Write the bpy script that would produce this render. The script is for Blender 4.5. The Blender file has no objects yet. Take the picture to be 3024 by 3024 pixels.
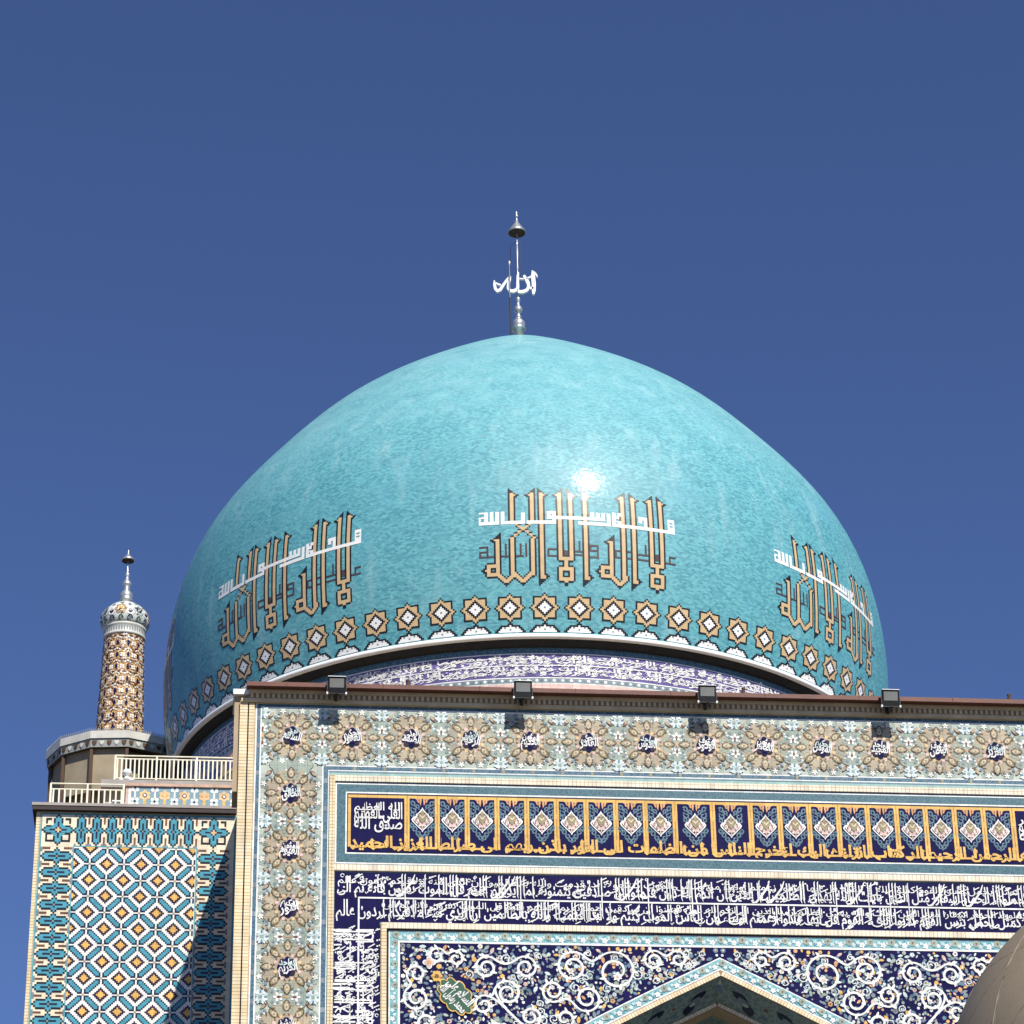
import bpy, bmesh, math, random
from mathutils import Vector, Matrix

random.seed(7)
C = bpy.context.scene.collection
scene = bpy.context.scene
PI = math.pi
R_ = math.radians

# ------------------------------------------------------------------ camera, sky, sun, exposure
cam_d = bpy.data.cameras.new('camera')
cam_d.sensor_width = 36.0
cam_d.lens = 8963.0 / 3024.0 * 36.0
cam_d.clip_end = 5000.0
cam = bpy.data.objects.new('camera', cam_d)
C.objects.link(cam)
cam.matrix_world = Matrix.Translation((0, 0, 1.6)) @ Matrix.Rotation(R_(90 + 27.88), 4, 'X') @ Matrix.Rotation(R_(-1.02), 4, 'Z')
scene.camera = cam

SUN = Vector((0.279, -0.649, 0.708)).normalized()
world = bpy.data.worlds.new('World')
scene.world = world
world.use_nodes = True
wn = world.node_tree.nodes
bg = wn['Background']
sky = wn.new('ShaderNodeTexSky')
sky.sky_type = 'NISHITA'
sky.sun_disc = False
sky.sun_elevation = math.asin(SUN.z)
sky.sun_rotation = math.atan2(SUN.x, SUN.y)
sky.altitude = 1200.0
sky.air_density = 1.0
sky.dust_density = 0.0
sky.ozone_density = 9.0
tint = wn.new('ShaderNodeVectorMath')      # a slightly violet desert sky
tint.operation = 'MULTIPLY'
tint.inputs[1].default_value = (1.04, 0.92, 1.03)
world.node_tree.links.new(sky.outputs[0], tint.inputs[0])
world.node_tree.links.new(tint.outputs[0], bg.inputs[0])
bg.inputs[1].default_value = 0.086
sun_d = bpy.data.lights.new('sun', 'SUN')
sun_d.energy = 5.0
sun_d.angle = R_(0.5)
sun_d.color = (1.0, 0.95, 0.87)
sun = bpy.data.objects.new('sun', sun_d)
C.objects.link(sun)
sun.rotation_euler = SUN.to_track_quat('Z', 'Y').to_euler()
scene.view_settings.view_transform = 'Standard'
scene.view_settings.look = 'None'
scene.view_settings.exposure = 0.25
scene.view_settings.gamma = 1.0

# ------------------------------------------------------------------ materials
MATS = {}


def lin(c):
    return tuple(((v / 255.0) / 12.92 if v / 255.0 <= 0.04045 else ((v / 255.0 + 0.055) / 1.055) ** 2.4) for v in c)


def mat(name, rgb, rough=0.35, var=0.10, scale=6.0, bump=0.0, metal=0.0, fine=0.0, spec=0.35, bscale=20.0, grid=0.0):
    """procedural surface: base colour broken up by two scales of noise, optional bump"""
    if name in MATS:
        return MATS[name]
    m = bpy.data.materials.new(name)
    m.use_nodes = True
    nt = m.node_tree
    N, L = nt.nodes, nt.links
    b = N['Principled BSDF']
    tc = N.new('ShaderNodeTexCoord')
    n1 = N.new('ShaderNodeTexNoise')
    n1.inputs['Scale'].default_value = scale
    n1.inputs['Detail'].default_value = 5.0
    L.new(tc.outputs['Object'], n1.inputs['Vector'])
    mr = N.new('ShaderNodeMapRange')
    mr.inputs[1].default_value = 0.3
    mr.inputs[2].default_value = 0.7
    mr.inputs[3].default_value = 1.0 - var
    mr.inputs[4].default_value = 1.0 + var
    L.new(n1.outputs['Fac'], mr.inputs[0])
    mul = N.new('ShaderNodeVectorMath')
    mul.operation = 'SCALE'
    mul.inputs[0].default_value = rgb
    L.new(mr.outputs[0], mul.inputs['Scale'])
    last = mul.outputs[0]
    if fine > 0:
        n2 = N.new('ShaderNodeTexNoise')
        n2.inputs['Scale'].default_value = 45.0
        n2.inputs['Detail'].default_value = 2.0
        L.new(tc.outputs['Object'], n2.inputs['Vector'])
        mr2 = N.new('ShaderNodeMapRange')
        mr2.inputs[1].default_value = 0.3
        mr2.inputs[2].default_value = 0.7
        mr2.inputs[3].default_value = 1.0 - fine
        mr2.inputs[4].default_value = 1.0 + fine
        L.new(n2.outputs['Fac'], mr2.inputs[0])
        mul2 = N.new('ShaderNodeVectorMath')
        mul2.operation = 'SCALE'
        L.new(last, mul2.inputs[0])
        L.new(mr2.outputs[0], mul2.inputs['Scale'])
        last = mul2.outputs[0]
    if grid > 0:                              # square glazed tiles: each fired a shade apart, thin joints
        sp = N.new('ShaderNodeSeparateXYZ')
        L.new(tc.outputs['Object'], sp.inputs[0])
        cb = N.new('ShaderNodeCombineXYZ')
        L.new(sp.outputs['X'], cb.inputs['X'])
        L.new(sp.outputs['Z'], cb.inputs['Y'])
        br = N.new('ShaderNodeTexBrick')
        br.offset = 0.0
        br.inputs['Scale'].default_value = 1.0
        br.inputs['Brick Width'].default_value = grid
        br.inputs['Row Height'].default_value = grid
        br.inputs['Mortar Size'].default_value = 0.004
        br.inputs['Color1'].default_value = (0.86, 0.86, 0.87, 1)
        br.inputs['Color2'].default_value = (1.10, 1.09, 1.07, 1)
        br.inputs['Mortar'].default_value = (0.62, 0.60, 0.57, 1)
        L.new(cb.outputs[0], br.inputs['Vector'])
        mg = N.new('ShaderNodeVectorMath')
        mg.operation = 'MULTIPLY'
        L.new(last, mg.inputs[0])
        L.new(br.outputs['Color'], mg.inputs[1])
        last = mg.outputs[0]
    L.new(last, b.inputs['Base Color'])
    b.inputs['Roughness'].default_value = rough
    b.inputs['Metallic'].default_value = metal
    b.inputs['Specular IOR Level'].default_value = spec
    if bump > 0:
        n3 = N.new('ShaderNodeTexNoise')
        n3.inputs['Scale'].default_value = bscale
        n3.inputs['Detail'].default_value = 3.0
        L.new(tc.outputs['Object'], n3.inputs['Vector'])
        bp = N.new('ShaderNodeBump')
        bp.inputs['Strength'].default_value = bump
        bp.inputs['Distance'].default_value = 0.02
        L.new(n3.outputs['Fac'], bp.inputs['Height'])
        L.new(bp.outputs[0], b.inputs['Normal'])
    MATS[name] = m
    return m


def brick_mat(name, axis, pitch, c1, c2, joint, cross=0.24, rough=0.75):
    """courses of cut brick: joints every `pitch` metres along axis ('Z' = level courses, 'X' = upright soldiers)"""
    if name in MATS:
        return MATS[name]
    m = bpy.data.materials.new(name)
    m.use_nodes = True
    nt = m.node_tree
    N, L = nt.nodes, nt.links
    b = N['Principled BSDF']
    tc = N.new('ShaderNodeTexCoord')
    sp = N.new('ShaderNodeSeparateXYZ')
    L.new(tc.outputs['Object'], sp.inputs[0])
    cb = N.new('ShaderNodeCombineXYZ')
    if axis == 'Z':
        L.new(sp.outputs['X'], cb.inputs['X'])
        L.new(sp.outputs['Z'], cb.inputs['Y'])
    else:
        L.new(sp.outputs['Z'], cb.inputs['X'])
        L.new(sp.outputs['X'], cb.inputs['Y'])
    br = N.new('ShaderNodeTexBrick')
    br.offset = 0.0
    br.inputs['Scale'].default_value = 1.0
    br.inputs['Brick Width'].default_value = cross
    br.inputs['Row Height'].default_value = pitch
    br.inputs['Mortar Size'].default_value = pitch * 0.085
    br.inputs['Mortar Smooth'].default_value = 0.2
    br.inputs['Color1'].default_value = (*c1, 1)
    br.inputs['Color2'].default_value = (*c2, 1)
    br.inputs['Mortar'].default_value = (*joint, 1)
    L.new(cb.outputs[0], br.inputs['Vector'])
    ns = N.new('ShaderNodeTexNoise')
    ns.inputs['Scale'].default_value = 3.0
    ns.inputs['Detail'].default_value = 6.0
    mpg = N.new('ShaderNodeMapping')
    mpg.inputs['Scale'].default_value = (1.6, 1.6, 0.35)
    L.new(tc.outputs['Object'], mpg.inputs[0])
    L.new(mpg.outputs[0], ns.inputs['Vector'])
    mr = N.new('ShaderNodeMapRange')
    mr.inputs[1].default_value = 0.3
    mr.inputs[2].default_value = 0.7
    mr.inputs[3].default_value = 0.78
    mr.inputs[4].default_value = 1.14
    L.new(ns.outputs['Fac'], mr.inputs[0])
    mul = N.new('ShaderNodeVectorMath')
    mul.operation = 'SCALE'
    L.new(br.outputs['Color'], mul.inputs[0])
    L.new(mr.outputs[0], mul.inputs['Scale'])
    L.new(mul.outputs[0], b.inputs['Base Color'])
    b.inputs['Roughness'].default_value = rough
    bp = N.new('ShaderNodeBump')
    bp.inputs['Strength'].default_value = 0.5
    bp.inputs['Distance'].default_value = 0.02
    bp.invert = True
    L.new(br.outputs['Fac'], bp.inputs['Height'])
    L.new(bp.outputs[0], b.inputs['Normal'])
    MATS[name] = m
    return m


def scroll_mat(name, ground, line, scale, amount=0.5, rough=0.35):
    """fine glazed scroll-work too small to trace: ground colour broken by curling lines"""
    if name in MATS:
        return MATS[name]
    m = bpy.data.materials.new(name)
    m.use_nodes = True
    nt = m.node_tree
    N, L = nt.nodes, nt.links
    b = N['Principled BSDF']
    tc = N.new('ShaderNodeTexCoord')
    ns = N.new('ShaderNodeTexNoise')
    ns.inputs['Scale'].default_value = scale * 0.8
    ns.inputs['Detail'].default_value = 2.0
    L.new(tc.outputs['Object'], ns.inputs['Vector'])
    mx = N.new('ShaderNodeVectorMath')
    mx.operation = 'MULTIPLY_ADD'
    L.new(ns.outputs['Color'], mx.inputs[0])
    mx.inputs[1].default_value = (0.12, 0.12, 0.12)
    L.new(tc.outputs['Object'], mx.inputs[2])
    vo = N.new('ShaderNodeTexVoronoi')
    vo.feature = 'DISTANCE_TO_EDGE'
    vo.inputs['Scale'].default_value = scale
    L.new(mx.outputs[0], vo.inputs['Vector'])
    mr = N.new('ShaderNodeMapRange')
    mr.inputs[1].default_value = 0.04
    mr.inputs[2].default_value = 0.20
    mr.inputs[3].default_value = amount
    mr.inputs[4].default_value = 0.0
    L.new(vo.outputs['Distance'], mr.inputs[0])
    mixn = N.new('ShaderNodeMix')
    mixn.data_type = 'RGBA'
    L.new(mr.outputs[0], mixn.inputs[0])
    mixn.inputs[6].default_value = (*ground, 1)
    mixn.inputs[7].default_value = (*line, 1)
    L.new(mixn.outputs[2], b.inputs['Base Color'])
    b.inputs['Roughness'].default_value = rough
    MATS[name] = m
    return m


WHITE = mat('white_tile', (0.80, 0.80, 0.76), 0.35, 0.05, grid=0.195)
CREAM = mat('cream_tile', (0.76, 0.68, 0.50), 0.4, 0.06, grid=0.195)
TURQ = mat('turquoise_tile', (0.070, 0.300, 0.385), 0.3, 0.16, 5.0, fine=0.10)
TURQ_LINE = mat('turquoise_edging', (0.10, 0.34, 0.38), 0.3, 0.15)
NAVY = mat('navy_tile', (0.010, 0.007, 0.058), 0.22, 0.2, 3.0, spec=0.25, grid=0.195)
BLACK = mat('black_tile', (0.012, 0.012, 0.018), 0.3, 0.2)
NIGHT = mat('midnight_tile', (0.012, 0.018, 0.045), 0.3, 0.2)
PURPLE = mat('aubergine_tile', (0.030, 0.012, 0.030), 0.3, 0.2)
GOLD = mat('ochre_tile', (0.66, 0.40, 0.095), 0.35, 0.10)
AMBER = mat('amber_tile', (0.72, 0.435, 0.110), 0.35, 0.08, grid=0.195)
AMBER_DARK = mat('amber_joint', (0.32, 0.17, 0.03), 0.5, 0.1)
SAND = mat('sand_tile', (0.70, 0.49, 0.255), 0.35, 0.08, grid=0.195)
BROWN = mat('brown_tile', (0.155, 0.060, 0.030), 0.4, 0.15, grid=0.195)
UMBER = mat('umber_tile', (0.095, 0.062, 0.028), 0.4, 0.15, grid=0.195)
TAN = mat('tan_tile', (0.385, 0.320, 0.215), 0.4, 0.14, 3.0, fine=0.12, grid=0.195)
SAGE = mat('sage_tile', (0.285, 0.345, 0.285), 0.4, 0.15, 3.0, fine=0.12, grid=0.195)
OLIVE = mat('olive_tile', (0.30, 0.255, 0.130), 0.4, 0.15, grid=0.195)
PALE = mat('pale_tile', (0.44, 0.49, 0.42), 0.35, 0.12, 4.0, grid=0.195)
ICE = mat('ice_blue_tile', (0.56, 0.67, 0.65), 0.35, 0.08, grid=0.195)
STEEL = mat('steel_blue_tile', (0.125, 0.205, 0.275), 0.35, 0.15, grid=0.195)
SLATE = mat('slate_tile', (0.20, 0.245, 0.27), 0.35, 0.15, grid=0.195)
PINK = mat('rose_tile', (0.66, 0.47, 0.42), 0.35, 0.1, grid=0.195)
ORANGE = mat('apricot_tile', (0.62, 0.33, 0.14), 0.35, 0.12, grid=0.195)
LEAF = mat('green_tile', (0.035, 0.105, 0.060), 0.35, 0.12)
TEAL = scroll_mat('teal_scroll_tile', (0.022, 0.082, 0.112), (0.070, 0.175, 0.200), 16.0, 0.75)
TEAL_DEEP = scroll_mat('deep_teal_scroll_tile', (0.024, 0.080, 0.130), (0.10, 0.19, 0.24), 14.0, 0.75)
AQUA = scroll_mat('aqua_scroll_tile', (0.125, 0.36, 0.385), (0.32, 0.54, 0.53), 18.0, 0.6)
GREEN_DEEP = scroll_mat('bottle_green_scroll_tile', (0.145, 0.215, 0.195), (0.30, 0.37, 0.32), 8.0, 0.7)
BRICK_Z = brick_mat('cream_brick_courses', 'Z', 0.068, (0.74, 0.57, 0.33), (0.79, 0.67, 0.45), (0.38, 0.27, 0.13))
BRICK_X = brick_mat('cream_brick_soldiers', 'X', 0.078, (0.78, 0.68, 0.50), (0.80, 0.73, 0.58), (0.52, 0.42, 0.29))
BRICK_B = brick_mat('buff_brick_wall', 'Z', 0.07, (0.46, 0.34, 0.20), (0.50, 0.38, 0.24), (0.28, 0.20, 0.12), 0.22)
COPING = mat('brown_painted_metal', (0.135, 0.048, 0.030), 0.45, 0.15, 2.0, bump=0.1)
STUCCO = mat('buff_stucco', (0.40, 0.31, 0.20), 0.8, 0.14, 2.0)
GREYSTONE = mat('grey_stone', (0.34, 0.31, 0.28), 0.75, 0.16, 3.0, bump=0.2)
SHADE_METAL = mat('weathered_grey_metal', (0.30, 0.31, 0.29), 0.55, 0.14, 4.0)
ZINC = mat('white_painted_zinc', (0.54, 0.53, 0.48), 0.4, 0.1, 4.0)
CHROME = mat('tarnished_silver', (0.60, 0.60, 0.57), 0.34, 0.16, 7.0, metal=0.75)
IVORY = mat('ivory_paint', (0.78, 0.74, 0.58), 0.45, 0.08)
WHITEPAINT = mat('white_paint', (0.80, 0.80, 0.78), 0.4, 0.05)
LAMPBLACK = mat('black_lamp_housing', (0.009, 0.009, 0.009), 0.42, 0.2)
LAMPGLASS = mat('dusty_lamp_glass', (0.20, 0.20, 0.185), 0.3, 0.08)
DARKROD = mat('dark_steel_rod', (0.022, 0.026, 0.035), 0.5, 0.1)
RUST = mat('rusty_brown_steel', (0.085, 0.045, 0.026), 0.65, 0.2)
TARP = mat('drab_canvas', (0.31, 0.255, 0.175), 0.85, 0.15, 2.0, bump=0.3, bscale=6.0)
PAVING = brick_mat('courtyard_paving', 'X', 0.8, (0.12, 0.11, 0.095), (0.14, 0.125, 0.11), (0.07, 0.065, 0.06), 0.8)


# ------------------------------------------------------------------ object helpers
def tag(o, label=None, cat=None, group=None, kind=None):
    if label:
        o['label'] = label
    if cat:
        o['category'] = cat
    if group:
        o['group'] = group
    if kind:
        o['kind'] = kind
    return o


def thing(name, label, cat, loc=(0, 0, 0), rotz=0.0, group=None):
    o = bpy.data.objects.new(name, None)
    C.objects.link(o)
    o.location = loc
    o.rotation_euler = (0, 0, rotz)
    return tag(o, label, cat, group)


class MB:
    """collects faces with materials, then links them as ONE mesh object"""

    def __init__(self):
        self.v, self.f, self.m, self.mats, self.s = [], [], [], [], []

    def mi(self, m):
        if m not in self.mats:
            self.mats.append(m)
        return self.mats.index(m)

    def face(self, pts, m, smooth=False):
        b = len(self.v)
        self.v += [tuple(p) for p in pts]
        self.f.append(list(range(b, b + len(pts))))
        self.m.append(self.mi(m))
        self.s.append(smooth)

    def grid(self, rows, m, smooth=True, closed=True):
        b = len(self.v)
        n = len(rows[0])
        for r in rows:
            self.v += [tuple(p) for p in r]
        k = self.mi(m)
        for i in range(len(rows) - 1):
            for j in range(n if closed else n - 1):
                j2 = (j + 1) % n
                self.f.append([b + i * n + j, b + i * n + j2, b + (i + 1) * n + j2, b + (i + 1) * n + j])
                self.m.append(k)
                self.s.append(smooth)

    def box(self, x0, x1, y0, y1, z0, z1, m):
        p = [(x0, y0, z0), (x1, y0, z0), (x1, y1, z0), (x0, y1, z0), (x0, y0, z1), (x1, y0, z1), (x1, y1, z1), (x0, y1, z1)]
        b = len(self.v)
        self.v += p
        for q in ((0, 3, 2, 1), (4, 5, 6, 7), (0, 1, 5, 4), (1, 2, 6, 5), (2, 3, 7, 6), (3, 0, 4, 7)):
            self.f.append([b + i for i in q])
            self.m.append(self.mi(m))
            self.s.append(False)

    def lathe(self, prof, m, cx=0.0, cy=0.0, n=32, smooth=True, cap=True):
        rows = [[(cx + r * math.sin(2 * PI * j / n), cy - r * math.cos(2 * PI * j / n), z) for j in range(n)] for r, z in prof]
        self.grid(rows, m, smooth)
        if cap:
            if prof[0][0] > 1e-4:
                self.face(rows[0][::-1], m)
            if prof[-1][0] > 1e-4:
                self.face(rows[-1], m)

    def tube(self, pts, r, m, n=8, smooth=True):
        pts = [Vector(p) for p in pts]
        rows = []
        for i, p in enumerate(pts):
            d = (pts[min(i + 1, len(pts) - 1)] - pts[max(i - 1, 0)]).normalized()
            a = Vector((0, 0, 1)) if abs(d.z) < 0.9 else Vector((1, 0, 0))
            u = d.cross(a).normalized()
            w = d.cross(u)
            rr = r[i] if isinstance(r, (list, tuple)) else r
            rows.append([p + (u * math.cos(2 * PI * j / n) + w * math.sin(2 * PI * j / n)) * rr for j in range(n)])
        self.grid(rows, m, smooth)
        self.face(rows[0], m)
        self.face(rows[-1][::-1], m)

    def build(self, name, parent=None, matrix=None):
        me = bpy.data.meshes.new(name)
        me.from_pydata(self.v, [], self.f)
        for m in self.mats:
            me.materials.append(m)
        me.polygons.foreach_set('material_index', self.m)
        me.polygons.foreach_set('use_smooth', self.s)
        me.update()
        o = bpy.data.objects.new(name, me)
        C.objects.link(o)
        if parent:
            o.parent = parent
        return o


class Sheet(MB):
    """thin tile inlays: 2-D shapes laid on a surface through fn(x, z, lift); each layer stands 4 mm proud of the last"""

    def __init__(self, fn, base=0.004, step=0.004):
        super().__init__()
        self.fn, self.base, self.step, self.k = fn, base, step, 0

    def poly(self, pts, m, layer=0):
        a = sum(p[0] * q[1] - q[0] * p[1] for p, q in zip(pts, pts[1:] + pts[:1]))
        if a < 0:
            pts = pts[::-1]
        self.k = (self.k + 1) % 800
        lift = self.base + self.step * layer + self.k * 4.5e-6
        self.face([self.fn(p[0], p[1], lift) for p in pts], m)

    def rect(self, x0, x1, z0, z1, m, layer=0, nx=1):
        for i in range(nx):
            a, b = x0 + (x1 - x0) * i / nx, x0 + (x1 - x0) * (i + 1) / nx
            self.poly([(a, z0), (b, z0), (b, z1), (a, z1)], m, layer)

    def ribbon(self, pts, w, m, layer=0):
        n = len(pts)
        L_, R2 = [], []
        for i, p in enumerate(pts):
            a, b = pts[max(i - 1, 0)], pts[min(i + 1, n - 1)]
            dx, dz = b[0] - a[0], b[1] - a[1]
            d = math.hypot(dx, dz) or 1e-6
            ww = (w[i] if isinstance(w, (list, tuple)) else w) * 0.5
            L_.append((p[0] - dz / d * ww, p[1] + dx / d * ww))
            R2.append((p[0] + dz / d * ww, p[1] - dx / d * ww))
        for i in range(n - 1):
            self.poly([R2[i], R2[i + 1], L_[i + 1], L_[i]], m, layer)

    def mesh2d(self, verts, polys, m, layer=0):
        lift = self.base + self.step * layer
        b = len(self.v)
        self.v += [tuple(self.fn(x, z, lift)) for x, z in verts]
        k = self.mi(m)
        for p in polys:
            self.f.append([b + i for i in p])
            self.m.append(k)
            self.s.append(False)


def lobed(cx, cz, r, lobes, depth, n=None, rot=0.0, sx=1.0, sz=1.0):
    n = n or lobes * 6
    out = []
    for i in range(n):
        a = 2 * PI * i / n
        rr = r * (1 - depth + depth * abs(math.cos(a * lobes / 2)))
        x, z = rr * math.cos(a) * sx, rr * math.sin(a) * sz
        out.append((cx + x * math.cos(rot) - z * math.sin(rot), cz + x * math.sin(rot) + z * math.cos(rot)))
    return out


def leaf(cx, cz, l, w, rot, n=7):
    """pointed leaf or petal outline"""
    up = [(-l + 2 * l * i / n, w * math.sin(PI * i / n) ** 0.8) for i in range(n + 1)]
    pts = up + [(x, -z) for x, z in up[-2:0:-1]]
    c, s = math.cos(rot), math.sin(rot)
    return [(cx + x * c - z * s, cz + x * s + z * c) for x, z in pts]


# ------------------------------------------------------------------ lettering (built-in font, shaped here by hand)
FORMS = {'ا': ('FE8D', 'FE8E'), 'أ': ('FE83', 'FE84'), 'إ': ('FE87', 'FE88'), 'آ': ('FE81', 'FE82'), 'ب': ('FE8F', 'FE90', 'FE91', 'FE92'),
         'ت': ('FE95', 'FE96', 'FE97', 'FE98'), 'ة': ('FE93', 'FE94'), 'ث': ('FE99', 'FE9A', 'FE9B', 'FE9C'), 'ج': ('FE9D', 'FE9E', 'FE9F', 'FEA0'),
         'ح': ('FEA1', 'FEA2', 'FEA3', 'FEA4'), 'خ': ('FEA5', 'FEA6', 'FEA7', 'FEA8'), 'د': ('FEA9', 'FEAA'), 'ذ': ('FEAB', 'FEAC'),
         'ر': ('FEAD', 'FEAE'), 'ز': ('FEAF', 'FEB0'), 'س': ('FEB1', 'FEB2', 'FEB3', 'FEB4'), 'ش': ('FEB5', 'FEB6', 'FEB7', 'FEB8'),
         'ص': ('FEB9', 'FEBA', 'FEBB', 'FEBC'), 'ض': ('FEBD', 'FEBE', 'FEBF', 'FEC0'), 'ط': ('FEC1', 'FEC2', 'FEC3', 'FEC4'),
         'ظ': ('FEC5', 'FEC6', 'FEC7', 'FEC8'), 'ع': ('FEC9', 'FECA', 'FECB', 'FECC'), 'غ': ('FECD', 'FECE', 'FECF', 'FED0'),
         'ف': ('FED1', 'FED2', 'FED3', 'FED4'), 'ق': ('FED5', 'FED6', 'FED7', 'FED8'), 'ك': ('FED9', 'FEDA', 'FEDB', 'FEDC'),
         'ل': ('FEDD', 'FEDE', 'FEDF', 'FEE0'), 'م': ('FEE1', 'FEE2', 'FEE3', 'FEE4'), 'ن': ('FEE5', 'FEE6', 'FEE7', 'FEE8'),
         'ه': ('FEE9', 'FEEA', 'FEEB', 'FEEC'), 'و': ('FEED', 'FEEE'), 'ى': ('FEEF', 'FEF0'), 'ي': ('FEF1', 'FEF2', 'FEF3', 'FEF4'),
         'ئ': ('FE89', 'FE8A', 'FE8B', 'FE8C'), 'ء': ('FE80',), 'ؤ': ('FE85', 'FE86')}
LAMALEF = {'ا': ('FEFB', 'FEFC'), 'أ': ('FEF7', 'FEF8'), 'إ': ('FEF9', 'FEFA'), 'آ': ('FEF5', 'FEF6')}


def shape_word(w):
    out, i, joined = [], 0, False
    while i < len(w):
        ch = w[i]
        if ch not in FORMS:
            out.append(ch)
            joined = False
            i += 1
            continue
        if ch == 'ل' and i + 1 < len(w) and w[i + 1] in LAMALEF:
            f = LAMALEF[w[i + 1]]
            out.append(chr(int(f[1 if joined else 0], 16)))
            joined = False
            i += 2
            continue
        f = FORMS[ch]
        nxt = i + 1 < len(w) and w[i + 1] in FORMS and len(FORMS[w[i + 1]]) > 1
        dual = len(f) == 4
        if dual and nxt:
            g = f[3] if joined else f[2]
            j2 = True
        else:
            g = (f[1] if joined and len(f) > 1 else f[0])
            j2 = False
        out.append(chr(int(g, 16)))
        joined = j2
        i += 1
    return out


def shape_text(t):
    return ' '.join(''.join(reversed(shape_word(w))) for w in reversed(t.split()))


TXT = {}


def text2d(t, bold=0.02, res=2):
    """flat outline mesh of a line of lettering: (verts, polys, width)"""
    key = (t, bold)
    if key in TXT:
        return TXT[key]
    c = bpy.data.curves.new('lettering', 'FONT')
    c.body = shape_text(t)
    c.resolution_u = res
    c.offset = bold
    o = bpy.data.objects.new('lettering', c)
    C.objects.link(o)
    dg = bpy.context.evaluated_depsgraph_get()
    ev = o.evaluated_get(dg)
    me = ev.to_mesh()
    vs = [(v.co.x, v.co.y) for v in me.vertices]
    ps = []
    for p in me.polygons:
        q = list(p.vertices)
        a = sum(vs[i][0] * vs[j][1] - vs[j][0] * vs[i][1] for i, j in zip(q, q[1:] + q[:1]))
        ps.append(q if a >= 0 else q[::-1])
    ev.to_mesh_clear()
    bpy.data.objects.remove(o)
    bpy.data.curves.remove(c)
    x0 = min(v[0] for v in vs)
    vs = [(x - x0, y) for x, y in vs]
    w = max(v[0] for v in vs)
    TXT[key] = (vs, ps, w)
    return TXT[key]


def letter(sheet, t, x0, x1, z0, h, m, layer, bold=0.02, tall=1.0, rot=None, low=-1e9):
    """fit a line into x0..x1, baseline z0, em height h; tall > 1 draws the risers up; rot turns it about a point"""
    vs, ps, w = text2d(t, bold)
    k = (x1 - x0) / w
    out = []
    for x, y in vs:
        if y > 0.34:
            y = 0.34 + (y - 0.34) * tall
        X, Z = x0 + x * k, max(z0 + y * h, low)
        if rot:
            ox, oz, a = rot
            dx, dz = X - ox, Z - oz
            X, Z = ox + dx * math.cos(a) - dz * math.sin(a), oz + dx * math.sin(a) + dz * math.cos(a)
        out.append((X, Z))
    sheet.mesh2d(out, ps, m, layer)


# ------------------------------------------------------------------ ground
g = MB()
g.face([(-1500, -1500, 0), (1500, -1500, 0), (1500, 1500, 0), (-1500, 1500, 0)], PAVING)
tag(g.build('courtyard_ground'), kind='structure')

# ------------------------------------------------------------------ the tiled portal
YAW = R_(5.706)
MID = 3.84                    # centre line of the portal
S0, S1 = -5.437, 2 * MID + 5.437


def mir(s):
    return 2 * MID - s


portal = thing('tiled_portal', 'tall rectangular mosque portal covered in floral and inscribed tile, pointed arch below', 'portal', (0, 55, 0), YAW)
FLAT = lambda x, z, l: (x, -l, z)


def frame_strip(sh, sa, sb, za, zb, m, layer=0, zbot=0.02, nx=1):
    """Π-shaped strip: legs between sa and sb (and mirrored), head between zb (lower) and za (upper)"""
    sh.rect(sa, sb, zbot, za, m, layer)
    sh.rect(mir(sb), mir(sa), zbot, za, m, layer)
    sh.rect(sb, mir(sb), zb, za, m, layer)


def frame_box(mb, sa, sb, za, zb, y0, y1, mv, mh, zbot=0.0):
    mb.box(sa, sb, y0, y1, zbot, za, mv)
    mb.box(mir(sb), mir(sa), y0, y1, zbot, za, mv)
    mb.box(sb, mir(sb), y0, y1, zb, za, mh)


# arch outline (half), measured from the apex
ARCH = [(0.0, 21.168), (1.325, 20.511), (2.482, 19.912), (3.5, 19.30), (4.25, 18.55), (4.8, 17.5), (5.1, 16.2), (5.2, 14.8), (5.2, 0.0)]


def arch_off(d):
    """arch outline moved inward by d, full polyline from left foot over apex to right foot"""
    P = ARCH
    half = []
    for i, (x, z) in enumerate(P):
        if i == 0:
            dx, dz = P[1][0] - P[0][0], P[1][1] - P[0][1]
            L_ = math.hypot(dx, dz)
            half.append((0.0, z - d / (abs(dx) / L_)))
            continue
        a, b = P[i - 1], P[min(i + 1, len(P) - 1)]
        dx, dz = b[0] - a[0], b[1] - a[1]
        L_ = math.hypot(dx, dz)
        half.append((x + dz / L_ * d, z - dx / L_ * d if i < len(P) - 1 else z))
    return [(MID - x, z) for x, z in half[::-1]] + [(MID + x, z) for x, z in half[1:]]


outer = arch_off(0.0)
intr = arch_off(0.325)
wall = MB()
ZT = 26.30
pts = intr
for a, b in zip(pts, pts[1:]):
    wall.face([(a[0], 0, a[1]), (b[0], 0, b[1]), (b[0], 0, ZT), (a[0], 0, ZT)] if b[0] > a[0] + 1e-6 else [(a[0], 0, a[1]), (b[0], 0, b[1]), (b[0], 0, b[1]), (a[0], 0, a[1])], STUCCO)
wall.face([(S0, 0, 0), (intr[0][0], 0, 0), (intr[0][0], 0, ZT), (S0, 0, ZT)], STUCCO)
wall.face([(intr[-1][0], 0, 0), (S1, 0, 0), (S1, 0, ZT), (intr[-1][0], 0, ZT)], STUCCO)
wall.face([(S0, 12, 0), (S0, 0, 0), (S0, 0, ZT), (S0, 12, ZT)], BRICK_B)
wall.face([(S1, 0, 0), (S1, 12, 0), (S1, 12, ZT), (S1, 0, ZT)], BRICK_B)
wall.face([(S0, 0, ZT), (S1, 0, ZT), (S1, 12, ZT), (S0, 12, ZT)], STUCCO)
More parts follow.
